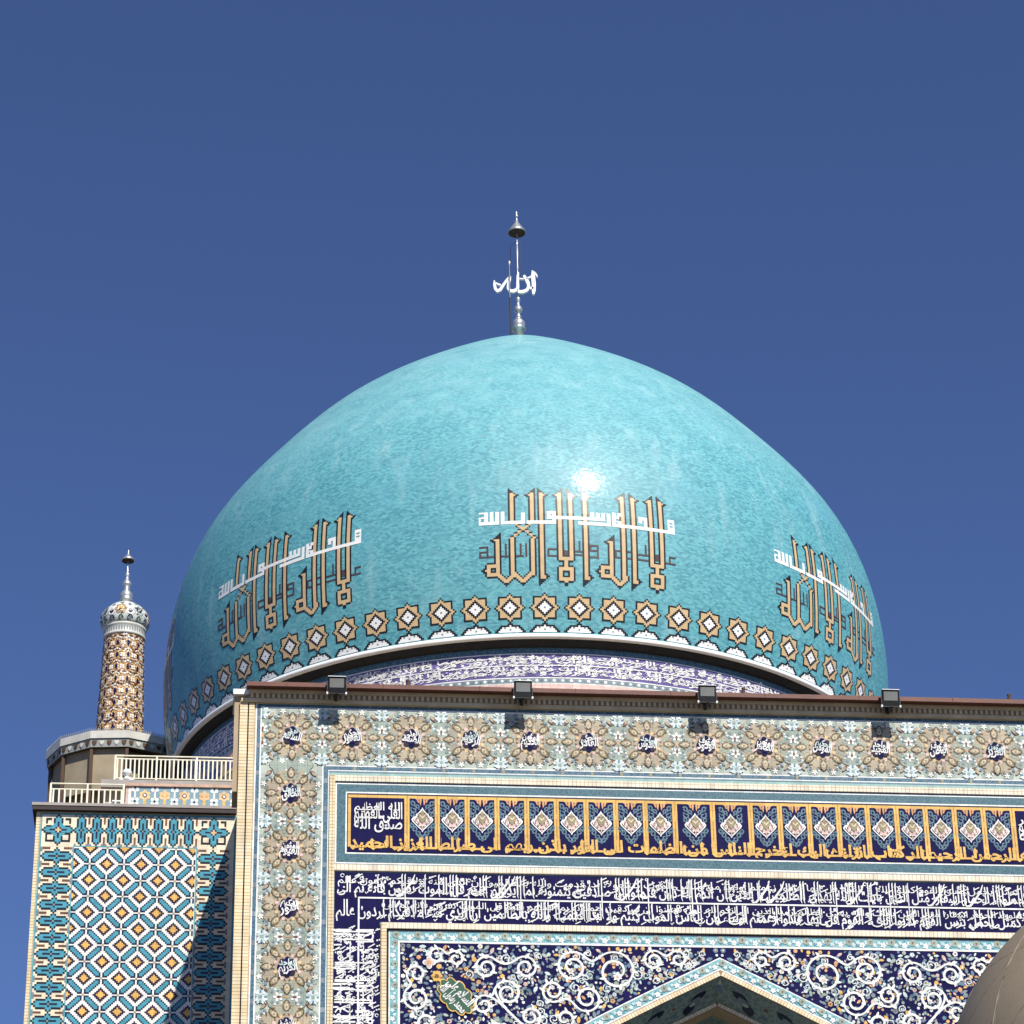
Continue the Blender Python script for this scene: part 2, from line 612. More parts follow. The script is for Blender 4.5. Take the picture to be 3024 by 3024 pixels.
wall.face([(S1, 12, 0), (S0, 12, 0), (S0, 12, ZT), (S1, 12, ZT)], BRICK_B)
wall.f = [f for f in wall.f]
wall.build('wall', portal)

# brick frames standing proud of the wall
bf = MB()
bf.box(S0, -5.286, -0.05, 0.30, 0, 26.30, BRICK_Z)
bf.box(mir(-5.286), mir(S0), -0.05, 0.30, 0, 26.30, BRICK_Z)
bf.box(-5.259, -5.150, -0.05, 0.0, 0, 26.26, BRICK_Z)
bf.box(mir(-5.150), mir(-5.259), -0.05, 0.0, 0, 26.26, BRICK_Z)
frame_box(bf, -3.658, -3.552, 24.765, 24.646, -0.04, 0.0, BRICK_Z, BRICK_X)
bf.box(-3.552, mir(-3.552), -0.04, 0.0, 22.793, 22.917, BRICK_X)
frame_box(bf, -2.653, -2.542, 21.748, 21.633, -0.06, 0.0, BRICK_Z, BRICK_X)
bf.build('brick_frame', portal)

tl = Sheet(FLAT)
tl.rect(-5.286, -5.259, 0, 26.25, BLACK, 0)
tl.rect(mir(-5.259), mir(-5.286), 0, 26.25, BLACK, 0)
frame_strip(tl, -5.150, -5.125, 26.30, 26.28, TAN, 0)
frame_strip(tl, -5.125, -5.100, 26.28, 26.265, WHITE, 0)
frame_strip(tl, -5.100, -5.030, 26.265, 26.200, TEAL_DEEP, 0)
frame_strip(tl, -5.030, -4.999, 26.200, 26.171, WHITE, 0)
frame_strip(tl, -3.808, -3.782, 24.985, 24.962, WHITE, 1)
frame_strip(tl, -3.782, -3.690, 24.962, 24.885, TEAL_DEEP, 1)
frame_strip(tl, -3.690, -3.676, 24.885, 24.868, WHITE, 1)
frame_strip(tl, -3.676, -3.658, 24.868, 24.765, mat('grey_green_edging', (0.26, 0.40, 0.37), 0.4, 0.15), 1)
tl.rect(-3.676, mir(-3.676), 24.838, 24.856, STEEL, 2)
# little squares on the narrow teal bands
z = 25.9
while z > 14:
    tl.rect(-5.098, -5.032, z, z + 0.10, SLATE, 1)
    tl.rect(mir(-5.032), mir(-5.098), z, z + 0.10, SLATE, 1)
    tl.rect(-3.780, -3.692, z - 1.3, z - 1.2, SLATE, 2)
    tl.rect(mir(-3.692), mir(-3.780), z - 1.3, z - 1.2, SLATE, 2)
    z -= 0.58
s = -3.2
while s < mir(-3.4):
    tl.rect(s, s + 0.05, 24.888, 24.960, OLIVE, 2)
    tl.rect(s + 0.29, s + 0.33, 26.203, 26.262, SLATE, 1)
    s += 0.583
tl.build('narrow_tile_border', portal)


# cornice: stepped brick dentils under an overhanging brown coping
cn = MB()
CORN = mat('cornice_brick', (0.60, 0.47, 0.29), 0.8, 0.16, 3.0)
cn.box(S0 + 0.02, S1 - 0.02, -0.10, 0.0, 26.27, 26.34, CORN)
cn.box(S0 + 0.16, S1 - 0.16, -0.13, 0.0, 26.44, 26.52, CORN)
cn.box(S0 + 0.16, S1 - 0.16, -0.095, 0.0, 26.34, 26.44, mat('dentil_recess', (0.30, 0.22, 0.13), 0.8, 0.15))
s = S0 + 0.2
while s < S1 - 0.2:
    cn.box(s, s + 0.055, -0.125, -0.095, 26.345, 26.435, CORN)
    s += 0.105
cn.build('cornice', portal)
cp = MB()
cp.box(S0 + 0.12, S1 - 0.12, -0.32, 0.5, 26.52, 26.60, COPING)
cp.box(S0 + 0.12, S1 - 0.12, -0.33, -0.30, 26.505, 26.535, COPING)
s = S0 + 0.9
while s < S1 - 0.3:
    cp.box(s, s + 0.012, -0.336, 0.5, 26.518, 26.606, COPING)
    s += 1.9
cp.build('coping', portal)
for sa in (S0 - 0.14, mir(S0) - 0.17):
    pc = MB()
    pc.box(sa, sa + 0.31, -0.10, 0.9, 26.42, 26.53, WHITEPAINT)
    pc.box(sa + 0.03, sa + 0.28, 0.02, 0.85, 24.4, 26.42, STUCCO)
    pc.build('corner_cap', portal)

# --- floral border of medallions
fb = Sheet(FLAT, base=0.004)
fb.rect(-4.999, -3.808, 0.02, 26.171, PALE, 0)
fb.rect(mir(-3.808), mir(-4.999), 0.02, 26.171, PALE, 0)
fb.rect(-3.808, mir(-3.808), 24.985, 26.171, PALE, 0)


def clip(pts, x0, x1, z0, z1):
    """cut an outline to a rectangle"""
    def cut(ps, ax, lim, keep_less):
        out = []
        for p, q in zip(ps, ps[1:] + ps[:1]):
            a = p[ax] <= lim if keep_less else p[ax] >= lim
            b = q[ax] <= lim if keep_less else q[ax] >= lim
            if a:
                out.append(p)
            if a != b:
                t = (lim - p[ax]) / (q[ax] - p[ax])
                out.append((p[0] + (q[0] - p[0]) * t, p[1] + (q[1] - p[1]) * t))
        return out
    for ax, lim, kl in ((0, x0, False), (0, x1, True), (1, z0, False), (1, z1, True)):
        if not pts:
            return []
        pts = cut(pts, ax, lim, kl)
    return pts


PALM = mat('biscuit_tile', (0.58, 0.48, 0.33), 0.4, 0.12)


def palmette(P, cx, cz, rot, k=1.0):
    """brown-edged almond with a cream flower, pointing along rot"""
    c, s_ = math.cos(rot), math.sin(rot)
    at = lambda u, v: (cx + u * c - v * s_, cz + u * s_ + v * c)
    oval = lambda a, b, off=0.0, n=14: [at(off + a * math.cos(2 * PI * i / n) * (1 + 0.10 * math.cos(6 * PI * i / n)), b * math.sin(2 * PI * i / n)) for i in range(n)]
    P(oval(0.130 * k, 0.088 * k), UMBER, 3)
    P(oval(0.102 * k, 0.060 * k), OLIVE if k < 0.9 else TAN, 4)
    P([at(-0.105 * k, 0), at(-0.03 * k, 0.044 * k), at(0.03 * k, 0.024 * k), at(0.055 * k, 0), at(0.03 * k, -0.024 * k), at(-0.03 * k, -0.044 * k)], PALM, 5)
    P(oval(0.026 * k, 0.022 * k, -0.02 * k, 8), OLIVE, 6)
    for t in (-1, 1):
        P([at(0.05 * k, 0.05 * t * k), at(0.10 * k, 0.02 * t * k), at(0.085 * k, 0.06 * t * k)], UMBER, 6)


def blossom(P, cx, cz, r, n, m, mc, rot=0.0, layer=4):
    for i in range(n):
        a = rot + 2 * PI * i / n
        P(leaf(cx + math.cos(a) * r * 0.55, cz + math.sin(a) * r * 0.55, r * 0.5, r * 0.26, a, 4), m, layer)
    P(lobed(cx, cz, r * 0.26, 5, 0.2, 10), mc, layer + 1)


def floral_unit(cx, cz, hx, hz, box, vert):
    x0, x1, z0, z1 = box
    def P(pts, m, layer):
        if vert:
            pts = [(cx + (q[1] - cz), cz + (q[0] - cx)) for q in pts]
        q = clip(pts, x0, x1, z0, z1)
        if len(q) > 2:
            fb.poly(q, m, layer)
    # sage fields between the stars, then the tan star itself
    for t in (-1, 1):
        for u in (-1, 1):
            P(lobed(cx + t * hx, cz + u * 0.20, 0.235, 6, 0.22, 30, 0.5), UMBER, 1)
            P(lobed(cx + t * hx, cz + u * 0.20, 0.222, 6, 0.22, 30, 0.5), SAGE, 2)
            P(lobed(cx + t * 0.21, cz + u * 0.50, 0.135, 5, 0.25, 25, 0.3), SAGE, 1)
    P(lobed(cx, cz, 0.535, 8, 0.22, 64, PI / 8), UMBER, 1)
    P(lobed(cx, cz, 0.520, 8, 0.22, 64, PI / 8), TAN, 2)
    for t in (-1, 1):
        for u in (-1, 1):
            for k in range(3):
                a = random.uniform(0, 6.3)
                P(lobed(cx + t * (0.30 + 0.07 * k), cz + u * (0.085 + 0.03 * k), 0.035, 4, 0.3, 12, a), SAGE, 3)
            # curling brown leaves at the corners of the star
            P(leaf(cx + t * 0.425, cz + u * 0.43, 0.085, 0.036, t * u * 2.2), BROWN, 4)
            P(leaf(cx + t * 0.405, cz + u * 0.45, 0.065, 0.030, t * u * 2.2), TAN, 5)
            P(leaf(cx + t * 0.33, cz + u * 0.40, 0.05, 0.026, t * u * 0.7), SLATE, 4)
            blossom(P, cx + t * 0.19, cz + u * 0.53, 0.062, 5, WHITE, CREAM, 0.3 * t)
            P(lobed(cx + t * 0.13, cz + u * 0.45, 0.026, 4, 0.2, 8), SLATE, 4)
            P(lobed(cx + t * 0.27, cz + u * 0.47, 0.026, 4, 0.2, 8), STEEL, 4)
            # diagonal palmettes
            palmette(P, cx + t * 0.275, cz + u * 0.245, math.atan2(u * 0.245, t * 0.275), 0.86)
            # flowers along the seam between two stars
            if t < 0:
                xx, zz = cx - hx, cz + u * 0.165
                blossom(P, xx, zz, 0.100, 5, WHITE, OLIVE, PI / 2 * u)
                P(leaf(xx, zz - u * 0.02, 0.045, 0.022, PI / 2), BROWN, 6)
                for q in (-1, 1):
                    P(lobed(xx + q * 0.115, zz + u * 0.005, 0.024, 4, 0.2, 8), STEEL, 4)
                    P(lobed(xx + q * 0.145, zz + u * 0.05, 0.028, 4, 0.2, 8), ICE, 4)
                    P(lobed(xx + q * 0.10, zz + u * 0.11, 0.034, 4, 0.2, 8), SLATE, 4)
                blossom(P, xx, cz + u * 0.495, 0.150, 8, ICE, SAGE, PI / 8)
                for q in range(8):
                    a = q * PI / 4
                    P(leaf(xx + math.cos(a) * 0.10, cz + u * 0.495 + math.sin(a) * 0.10, 0.035, 0.018, a), WHITE if q % 2 else STEEL, 6)
                P(leaf(xx, cz, 0.06, 0.018, PI / 2), ORANGE, 4)
    for a, d in ((PI / 2, 0.385), (-PI / 2, 0.385), (0, 0.425), (PI, 0.425)):
        palmette(P, cx + math.cos(a) * d, cz + math.sin(a) * d, a, 0.92)
    for k in range(16):
        a = k * PI / 8 + PI / 16
        P(leaf(cx + math.cos(a) * 0.255, cz + math.sin(a) * 0.255, 0.042, 0.016, a + (0.9 if k % 2 else -0.9)), UMBER if k % 2 else BROWN, 3)
        P(leaf(cx + math.cos(a) * 0.45, cz + math.sin(a) * 0.45, 0.045, 0.018, a + (1.1 if k % 2 else -1.1)), UMBER if k % 3 else OLIVE, 3)
        P(lobed(cx + math.cos(a) * 0.345, cz + math.sin(a) * 0.345, 0.022, 4, 0.3, 8), SAGE if k % 2 else PALE, 3)
        P(lobed(cx + math.cos(a) * 0.50, cz + math.sin(a) * 0.50, 0.020, 4, 0.3, 8), WHITE if k % 2 else SLATE, 3)
    for k in range(8):
        a = k * PI / 4 + PI / 8
        P(lobed(cx + math.cos(a) * 0.245, cz + math.sin(a) * 0.245, 0.040, 4, 0.3, 12, a), SAND if k % 2 else PINK, 3)


NAMES = ['السلام', 'الرحيم', 'القدوس', 'المؤمن', 'العزيز', 'الخالق', 'الكريم', 'الغفور', 'الحكيم', 'الودود', 'المجيد', 'الحميد', 'القيوم', 'الواحد', 'الصمد', 'القادر', 'الظاهر', 'الباطن', 'الرؤوف', 'النور']
TOPBOX = (-4.999, mir(-4.999), 24.985, 26.171)
units = [(-4.40 + 1.1685 * i, 25.582, False) for i in range(15)]
units = [(s_, z_, False) for s_, z_, v in units if s_ < 12.2]
colz = [24.375, 23.20, 22.03, 20.84, 19.65, 18.46, 17.27]
units += [(-4.41, z_, True) for z_ in colz] + [(mir(-4.41), z_, True) for z_ in colz]
for s_, z_, v in units:
    if not v:
        floral_unit(s_, z_, 0.584, 0.6, TOPBOX, False)
    elif s_ < MID:
        floral_unit(s_, z_, 0.59, 0.6, (-4.999, -3.808, 0.02, 25.30), True)
    else:
        floral_unit(s_, z_, 0.59, 0.6, (mir(-3.808), mir(-4.999), 0.02, 25.30), True)
border = fb.build('floral_border', portal)
for i, (s_, z_, v) in enumerate(units):
    md = Sheet(FLAT, base=0.034)
    for k in range(8):
        a = k * PI / 4
        md.poly(lobed(s_ + math.cos(a) * 0.135, z_ + math.sin(a) * 0.145, 0.060, 6, 0.06, 14), PURPLE if k % 2 else NAVY, k % 2)
    md.poly(lobed(s_, z_, 0.140, 8, 0.1, 24), NAVY, 2)
    nm = NAMES[(i * 7) % len(NAMES)]
    letter(md, nm, s_ - 0.185, s_ + 0.185, z_ - 0.085, 0.25, WHITE, 4, 0.028, 1.0, (s_, z_, random.uniform(-0.25, 0.25)))
    nm2 = NAMES[(i * 5 + 3) % len(NAMES)]
    letter(md, nm2, s_ - 0.16, s_ + 0.165, z_ + 0.02, 0.19, WHITE if i % 3 else ICE, 5, 0.03, 1.0, (s_, z_, random.uniform(-0.4, 0.4)))
    md.build('medallion', border)

# --- the gold frieze inside its wide teal frame
gf = Sheet(FLAT)
gl, gr, gb, gt = -3.297, mir(-3.297), 23.185, 24.372
gf.rect(-3.552, mir(-3.552), 22.917, 24.646, STEEL, 0)
gf.rect(-3.545, mir(-3.545), 22.945, 24.618, WHITE, 1)
gf.rect(-3.515, mir(-3.515), 22.975, 24.590, TEAL, 2)
gf.rect(-3.345, mir(-3.345), 23.145, 24.432, WHITE, 3)
gf.rect(-3.315, mir(-3.315), 23.175, 24.400, BLACK, 4)  # black strip painted in as the shadow line round the gold panel
gf.rect(gl, gr, gb, gt, NAVY, 5)
W_ = 0.055
gf.rect(gl, gr, gt - 0.062, gt - 0.005, AMBER, 6)
gf.rect(gl, gl + W_, gb + 0.10, gt - 0.075, AMBER, 6)
gf.rect(gr - W_, gr, gb + 0.10, gt - 0.075, AMBER, 6)


def divider(x):
    gf.rect(x - 0.050, x + 0.050, gb + 0.08, gt - 0.06, AMBER, 6)
    gf.rect(x - 0.007, x + 0.007, gb + 0.35, gt - 0.42, AMBER_DARK, 7)
    gf.rect(x - 0.005, x + 0.005, gt - 0.33, gt - 0.01, AMBER_DARK, 7)
    gf.rect(x - 0.005, x + 0.005, gb + 0.10, gb + 0.30, AMBER_DARK, 7)


def half_panel(cx, hw):
    x0, x1 = cx - hw, cx + hw
    for t in (-1, 1):
        M = lambda u, v: (cx + t * u, v)
        # gold pendants
        gf.poly([M(0.014, gt - 0.06), M(0.15, gt - 0.06), M(0.11, gt - 0.085), M(0.095, gt - 0.135), M(0.068, gt - 0.155), M(0.058, gt - 0.115), M(0.050, gt - 0.175), M(0.030, gt - 0.21), M(0.014, gt - 0.10)], ORANGE, 6)
        gf.poly([M(0.048, gt - 0.085), M(0.072, gt - 0.08), M(0.066, gt - 0.125)], BROWN, 8)
        # teal curls
        for (ux, uz, r, d) in ((0.19, gt - 0.17, 0.055, 1), (0.165, gt - 0.30, 0.065, -1), (0.20, gt - 0.40, 0.05, 1), (0.10, gt - 0.235, 0.045, 1), (0.20, gt - 0.62, 0.05, -1), (0.155, gt - 0.70, 0.06, 1), (0.075, gt - 0.775, 0.055, -1), (0.045, gt - 0.86, 0.05, 1)):
            sp = []
            for i in range(13):
                a = d * i * 0.52 + 1.0
                rr = r * (1 - 0.055 * i)
                sp.append(M(ux + rr * math.cos(a), uz + rr * math.sin(a)))
            gf.ribbon(sp, 0.024, STEEL, 6)
            gf.poly(lobed(cx + t * min(ux + r * 0.9, 0.215), uz + r * 0.6, 0.030, 4, 0.3, 8), TEAL, 7)
            gf.poly(leaf(cx + t * (ux - r * 0.6), uz - r * 0.9, 0.04, 0.014, t * 0.8), TEAL, 7)
    # ogee medallion
    ct, cb, cw = gt - 0.245, gt - 0.765, gt - 0.505
    prof = [(0.0, ct), (0.018, ct - 0.04), (0.055, ct - 0.085), (0.075, ct - 0.115), (0.125, ct - 0.145), (0.13, ct - 0.185), (0.18, ct - 0.205), (0.215, ct - 0.255), (0.195, ct - 0.30), (0.13, ct - 0.37), (0.07, ct - 0.43), (0.02, ct - 0.475), (0.0, cb)]
    both = lambda k, dz: [(cx + a * k, ct - dz + (b - ct) * k) for a, b in prof] + [(cx - a * k, ct - dz + (b - ct) * k) for a, b in prof[-2:0:-1]]
    gf.poly(both(1.0, 0.0), WHITE, 8)
    gf.poly(both(0.84, 0.045), BROWN, 9)
    gf.poly(both(0.78, 0.060), PINK, 10)
    for t in (-1, 1):
        for (u, v, a, l) in ((0.150, 0.265, 1.2, 0.040), (0.100, 0.335, 0.8, 0.040), (0.105, 0.175, 2.0, 0.038), (0.045, 0.395, 0.5, 0.034), (0.135, 0.225, 2.5, 0.030), (0.060, 0.115, 2.2, 0.03), (0.075, 0.285, 1.5, 0.034)):
            gf.poly(leaf(cx + t * u, ct - v, l, l * 0.36, t * a), WHITE, 11)
            gf.poly(leaf(cx + t * (u - 0.022), ct - v - 0.012, l * 0.7, l * 0.22, t * a), BROWN, 12)
    gf.poly([(cx, ct - 0.06), (cx + 0.040, ct - 0.115), (cx + 0.022, ct - 0.145), (cx + 0.078, ct - 0.175), (cx + 0.070, ct - 0.25), (cx, ct - 0.345), (cx - 0.070, ct - 0.25), (cx - 0.078, ct - 0.175), (cx - 0.022, ct - 0.145), (cx - 0.040, ct - 0.115)], OLIVE, 13)
    gf.poly([(cx, ct - 0.215), (cx + 0.05, ct - 0.165), (cx + 0.045, ct - 0.195), (cx, ct - 0.245), (cx - 0.045, ct - 0.195), (cx - 0.05, ct - 0.165)], CREAM, 14)


for sgn in (False, True):
    edges = [-2.155] + [-1.565 + 0.582 * i for i in range(9)]
    for x in edges:
        divider(mir(x) if sgn else x)
    for i in range(9):
        cx = -1.855 + 0.5815 * i
        half_panel(mir(cx) if sgn else cx, 0.235)
    half_panel(mir(3.488) if sgn else 3.488, 0.235)
divider(MID)
letter(gf, 'بسم الله الرحمن الرحيم الر كتاب انزلناه اليك لتخرج الناس من الظلمات الى النور باذن ربهم الى صراط العزيز الحميد', gl + 0.03, gr - 0.03, gb + 0.095, 0.30, AMBER, 9, 0.034, 1.15, None, gb + 0.02)
rg = random.Random(21)
x = gl + 0.05
while x < gr - 0.1:
    w_ = rg.uniform(0.10, 0.34)
    if rg.random() < 0.75:
        gf.rect(x, min(x + w_, gr - 0.03), gb + 0.075, gb + 0.118, AMBER, 8)
        gf.poly([(x, gb + 0.075), (x + 0.05, gb + 0.035), (x + 0.10, gb + 0.075)], AMBER, 8)
    if rg.random() < 0.35:
        hh_ = rg.uniform(0.18, 0.29)
        gf.poly([(x, gb + 0.10), (x + 0.05, gb + 0.10), (x + 0.055, gb + hh_), (x + 0.085, gb + hh_), (x + 0.02, gb + hh_ + 0.06), (x - 0.015, gb + hh_)], AMBER, 8)
    x += w_ + rg.uniform(0.02, 0.08)
for sgn in (0, 1):
    x0 = gl + 0.10 if not sgn else mir(-2.21) + 0.02
    x1 = x0 + 0.96
    for n_, (t, zz, hh, tl_) in enumerate(((('صدق الله', 'بسم الله')[sgn], gt - 0.715, 0.36, 1.5), (('العلي العظيم', 'الرحمن الرحيم')[sgn], gt - 0.50, 0.38, 1.35), (('الله العظيم', 'الله اكبر')[sgn], gt - 0.33, 0.22, 1.2))):
        letter(gf, t, x0 + 0.02, x1 - 0.01, zz, hh, WHITE, 9 + n_, 0.012, tl_)
gf.build('gold_frieze', portal)

# --- navy inscription band: two interlaced lines with a long rule between
ib = Sheet(FLAT)
frame_strip(ib, -3.552, -2.653, 22.793, 21.748, SLATE, 0)
frame_strip(ib, -3.540, -2.670, 22.765, 21.765, NAVY, 1)
ib.rect(-3.075, mir(-3.075), 22.236, 22.268, WHITE, 4)
ib.rect(-3.090, -3.058, 12.0, 22.268, WHITE, 4)
ib.rect(mir(-3.058), mir(-3.090), 12.0, 22.268, WHITE, 4)
UP = 'مثل حملوا ثم يحملوها الحمار اسفارا مثل الذين بآيات والله يهدي الظالمين يا الذين ان انكم لله دون فتمنوا ان صادقين يتمنونه بما ايديهم عليم قل الموت تفرون فانه ثم الى'
DN = 'الذين التوراة لم كمثل يحمل بئس القوم كذبوا الله لا القوم قل ايها هادوا زعمتم اولياء من الناس الموت كنتم ولا ابدا قدمت والله بالظالمين ان الذي منه ملاقيكم تردون عالم'
sx0, sx1 = -3.51, mir(-3.51)
ALL = UP + ' ' + DN
letter(ib, UP, sx0 + 0.02, sx1, 22.365, 0.27, WHITE, 2, 0.016, 2.3)
letter(ib, DN, sx0, sx1 - 0.05, 21.885, 0.27, WHITE, 3, 0.016, 2.3)
letter(ib, DN, sx0 + 0.03, sx1 - 0.02, 22.545, 0.19, WHITE, 4, 0.004, 1.0)
letter(ib, UP, sx0 + 0.90, sx1 - 0.03, 22.060, 0.18, WHITE, 5, 0.004, 1.0)
rr_ = random.Random(3)


def band_marks(put, x0, x1, z0, z1, n):
    """vowel strokes, dots and long risers that fill the thuluth band"""
    for _ in range(n):
        x, zz = rr_.uniform(x0, x1), rr_.uniform(z0 + 0.04, z1 - 0.04)
        k = rr_.random()
        if k < 0.34:
            a = rr_.uniform(0.35, 0.6)
            l = rr_.uniform(0.05, 0.09)
            put([(x - l * math.cos(a), zz - l * math.sin(a)), (x + l * math.cos(a), zz + l * math.sin(a))], 0.020)
        elif k < 0.62:
            put([(x - 0.016, zz), (x + 0.016, zz)], 0.030)
            if rr_.random() < 0.4:
                put([(x + 0.03, zz + 0.012), (x + 0.06, zz + 0.012)], 0.028)
        elif k < 0.8:
            put([(x - 0.03, zz + 0.02), (x - 0.005, zz - 0.015), (x + 0.01, zz + 0.01), (x + 0.035, zz + 0.03)], 0.018)
        else:
            r = rr_.uniform(0.02, 0.035)
            put([(x + r * math.cos(a), zz + r * math.sin(a)) for a in [i * 0.9 for i in range(7)]], 0.016)


band_marks(lambda p, w: ib.ribbon(p, w, WHITE, 4), sx0 + 0.05, sx1 - 0.05, 22.29, 22.76, 300)
band_marks(lambda p, w: ib.ribbon(p, w, WHITE, 4), sx0 + 0.9, sx1 - 0.9, 21.77, 22.22, 280)
x = sx0 + 0.15
while x < sx1 - 0.2:
    up_ = rr_.random() < 0.55
    for k in range(rr_.choice((1, 2, 2, 3))):
        zb, zt = (22.31, 22.745) if up_ else (21.86, 22.235)
        if rr_.random() < 0.16:
            zb, zt = 21.92, 22.745
        if x > sx0 + 0.9 or zb > 22.2:
            ib.ribbon([(x + 0.016, zb - 0.02), (x, zb + 0.04), (x - 0.004, zt - 0.03), (x + 0.008, zt)], [0.010, 0.019, 0.023, 0.012], WHITE, 6)
        x += rr_.uniform(0.050, 0.066)
    if rr_.random() < 0.5:                     # deep bowls of nun, lam and qaf
        zc = 22.37 if rr_.random() < 0.5 else 21.88
        r = rr_.uniform(0.07, 0.10)
        if x > sx0 + 1.0:
            ib.ribbon([(x + r * math.cos(t) * 1.1, zc + r * 0.75 * math.sin(t) + 0.03) for t in [PI + i * PI / 9 for i in range(10)]], [0.008, 0.018, 0.024, 0.027, 0.028, 0.027, 0.024, 0.020, 0.015, 0.008], WHITE, 7)
    x += rr_.uniform(0.05, 0.26)
for _ in range(9):
    x = rr_.uniform(sx0 + 0.5, sx1 - 0.5)
    t = -1
    ib.ribbon([(x - 0.16 * t, 22.74), (x - 0.11 * t, 22.60), (x + 0.02 * t, 22.42), (x + 0.12 * t, 22.30), (x + 0.19 * t, 22.29), (x + 0.22 * t, 22.34)], [0.014, 0.036, 0.04, 0.04, 0.03, 0.012], WHITE, 5)
# legs of the band carry the text on, turned a quarter
VT = ['الغيب والشهادة فينبئكم بما كنتم تعملون يا ايها الذين آمنوا', 'اذا نودي للصلاة من يوم الجمعة فاسعوا الى ذكر الله وذروا البيع']
for sgn in (0, 1):
    for k, t in enumerate(VT):
        bx = (-3.215, -2.79)[k]
        if sgn:
            bx = mir((-2.79, -3.215)[k]) - (0.0 if k else 0.0)
        letter(ib, VT[1 - k], bx - 6.9, bx - 0.1, 21.80, 0.20, WHITE, 4 + k, 0.016, 1.0, (bx, 21.62, PI / 2))
        letter(ib, t, bx - 7.6, bx, 21.62, 0.27, WHITE, 2 + k, 0.016, 2.3, (bx, 21.62, PI / 2))
    vput = lambda p, w: ib.ribbon([((mir(x) if sgn else x), z_) for x, z_ in p], w, WHITE, 4)
    for _ in range(26):
        zz = rr_.uniform(18.5, 21.6)
        vput([(-3.52, zz), (rr_.choice((-3.12, -2.8)), zz + rr_.uniform(-0.01, 0.01))], 0.026)
    band_marks(vput, -3.52, -3.12, 18.0, 21.7, 170)
    band_marks(vput, -3.03, -2.70, 18.0, 21.7, 150)
ib.build('inscription_band', portal)

# --- aqua flower border, spandrels and arch bands
ob = Sheet(FLAT)
frame_strip(ob, -2.542, -2.500, 21.633, 21.600, BLACK, 0)
frame_strip(ob, -2.500, -2.478, 21.600, 21.585, WHITE, 1)
frame_strip(ob, -2.478, -2.325, 21.585, 21.405, AQUA, 1)
frame_strip(ob, -2.325, -2.285, 21.405, 21.365, WHITE, 2)


def flower_row(sh, fn, length, w, pitch=0.083):
    n = int(length / pitch)
    for i in range(n):
        u = (i + 0.5) * length / n
        k = i % 5
        if k == 0:
            q, r, m_ = 0.15 * w, 0.40 * w, OLIVE
            sh.poly([fn(u + r * 1.1 * math.cos(a), q + r * math.sin(a)) for a in [j * PI / 5 for j in range(10)]], SAGE, 3)
            sh.poly([fn(u - 0.02, q + 0.02), fn(u + 0.02, q + 0.02), fn(u, q - 0.03)], BROWN, 4)
        else:
            q = (-0.16, 0.10, -0.16, 0.10)[k - 1] * w
            r = (0.24, 0.20, 0.30, 0.20)[k - 1] * w
            sh.poly([fn(u + r * (1 + 0.3 * math.cos(5 * a)) * math.cos(a), q + r * (1 + 0.3 * math.cos(5 * a)) * math.sin(a)) for a in [j * PI / 7 for j in range(14)]], (ICE, ICE, WHITE, ICE)[k - 1], 3)
            if k == 3:
                sh.poly([fn(u - 0.01, q - 0.01), fn(u + 0.012, q - 0.01), fn(u, q + 0.014)], PINK, 4)
    # scalloped teal line running behind the flowers
    pts_ = [fn(i * length / (n * 4), 0.36 * w * math.sin(i * PI / 4)) for i in range(n * 4 + 1)]
    sh.ribbon(pts_, 0.014, TURQ, 2)


flower_row(ob, lambda u, v: (-2.40 + u, 21.495 + v), mir(-2.40) + 2.40, 0.18)
flower_row(ob, lambda u, v: (-2.402 + v, 21.40 - u), 7.0, 0.153)
flower_row(ob, lambda u, v: (mir(-2.402) - v, 21.40 - u), 7.0, 0.153)
ob.build('flower_border', portal)

spn = Sheet(FLAT)
ZS = 21.365


def arch_z(x, d=0.0):
    P = arch_off(d)
    for a, b in zip(P, P[1:]):
        if a[0] - 1e-6 <= x <= b[0] + 1e-6 and b[0] > a[0]:
            return a[1] + (b[1] - a[1]) * (x - a[0]) / (b[0] - a[0])
    return -1.0


prev = None
for a, b in zip(outer, outer[1:]):
    if b[0] > a[0] + 1e-6:
        spn.poly([(a[0], a[1]), (b[0], b[1]), (b[0], ZS), (a[0], ZS)], NAVY, 0)
spn.rect(-2.285, outer[0][0], 0.02, ZS, NAVY, 0)
spn.rect(outer[-1][0], mir(-2.285), 0.02, ZS, NAVY, 0)
SP = [(-1.587, 21.101, 0.169, 1), (-1.225, 21.057, 0.157, -1), (-0.647, 20.890, 0.230, 1), (0.103, 20.902, 0.230, -1), (-1.973, 20.742, 0.192, -1), (-1.973, 20.267, 0.251, 1),
      (-0.243, 20.393, 0.253, -1), (-0.700, 20.150, 0.192, 1), (-1.783, 19.797, 0.20, -1), (0.183, 19.930, 0.215, 1), (1.001, 20.926, 0.317, 1), (1.822, 20.854, 0.40, -1),
      (2.561, 21.086, 0.201, 1), (3.035, 21.119, 0.170, -1), (1.266, 20.309, 0.270, 1), (0.615, 20.444, 0.222, -1), (0.830, 19.906, 0.190, 1), (-0.45, 19.66, 0.2, -1), (-1.25, 19.42, 0.22, 1), (-1.95, 19.25, 0.2, -1)]


def inside(x, z_, pad):
    if z_ > ZS - pad or x < -2.285 + pad:
        return False
    return z_ > arch_z(x) + pad if outer[0][0] < x else True


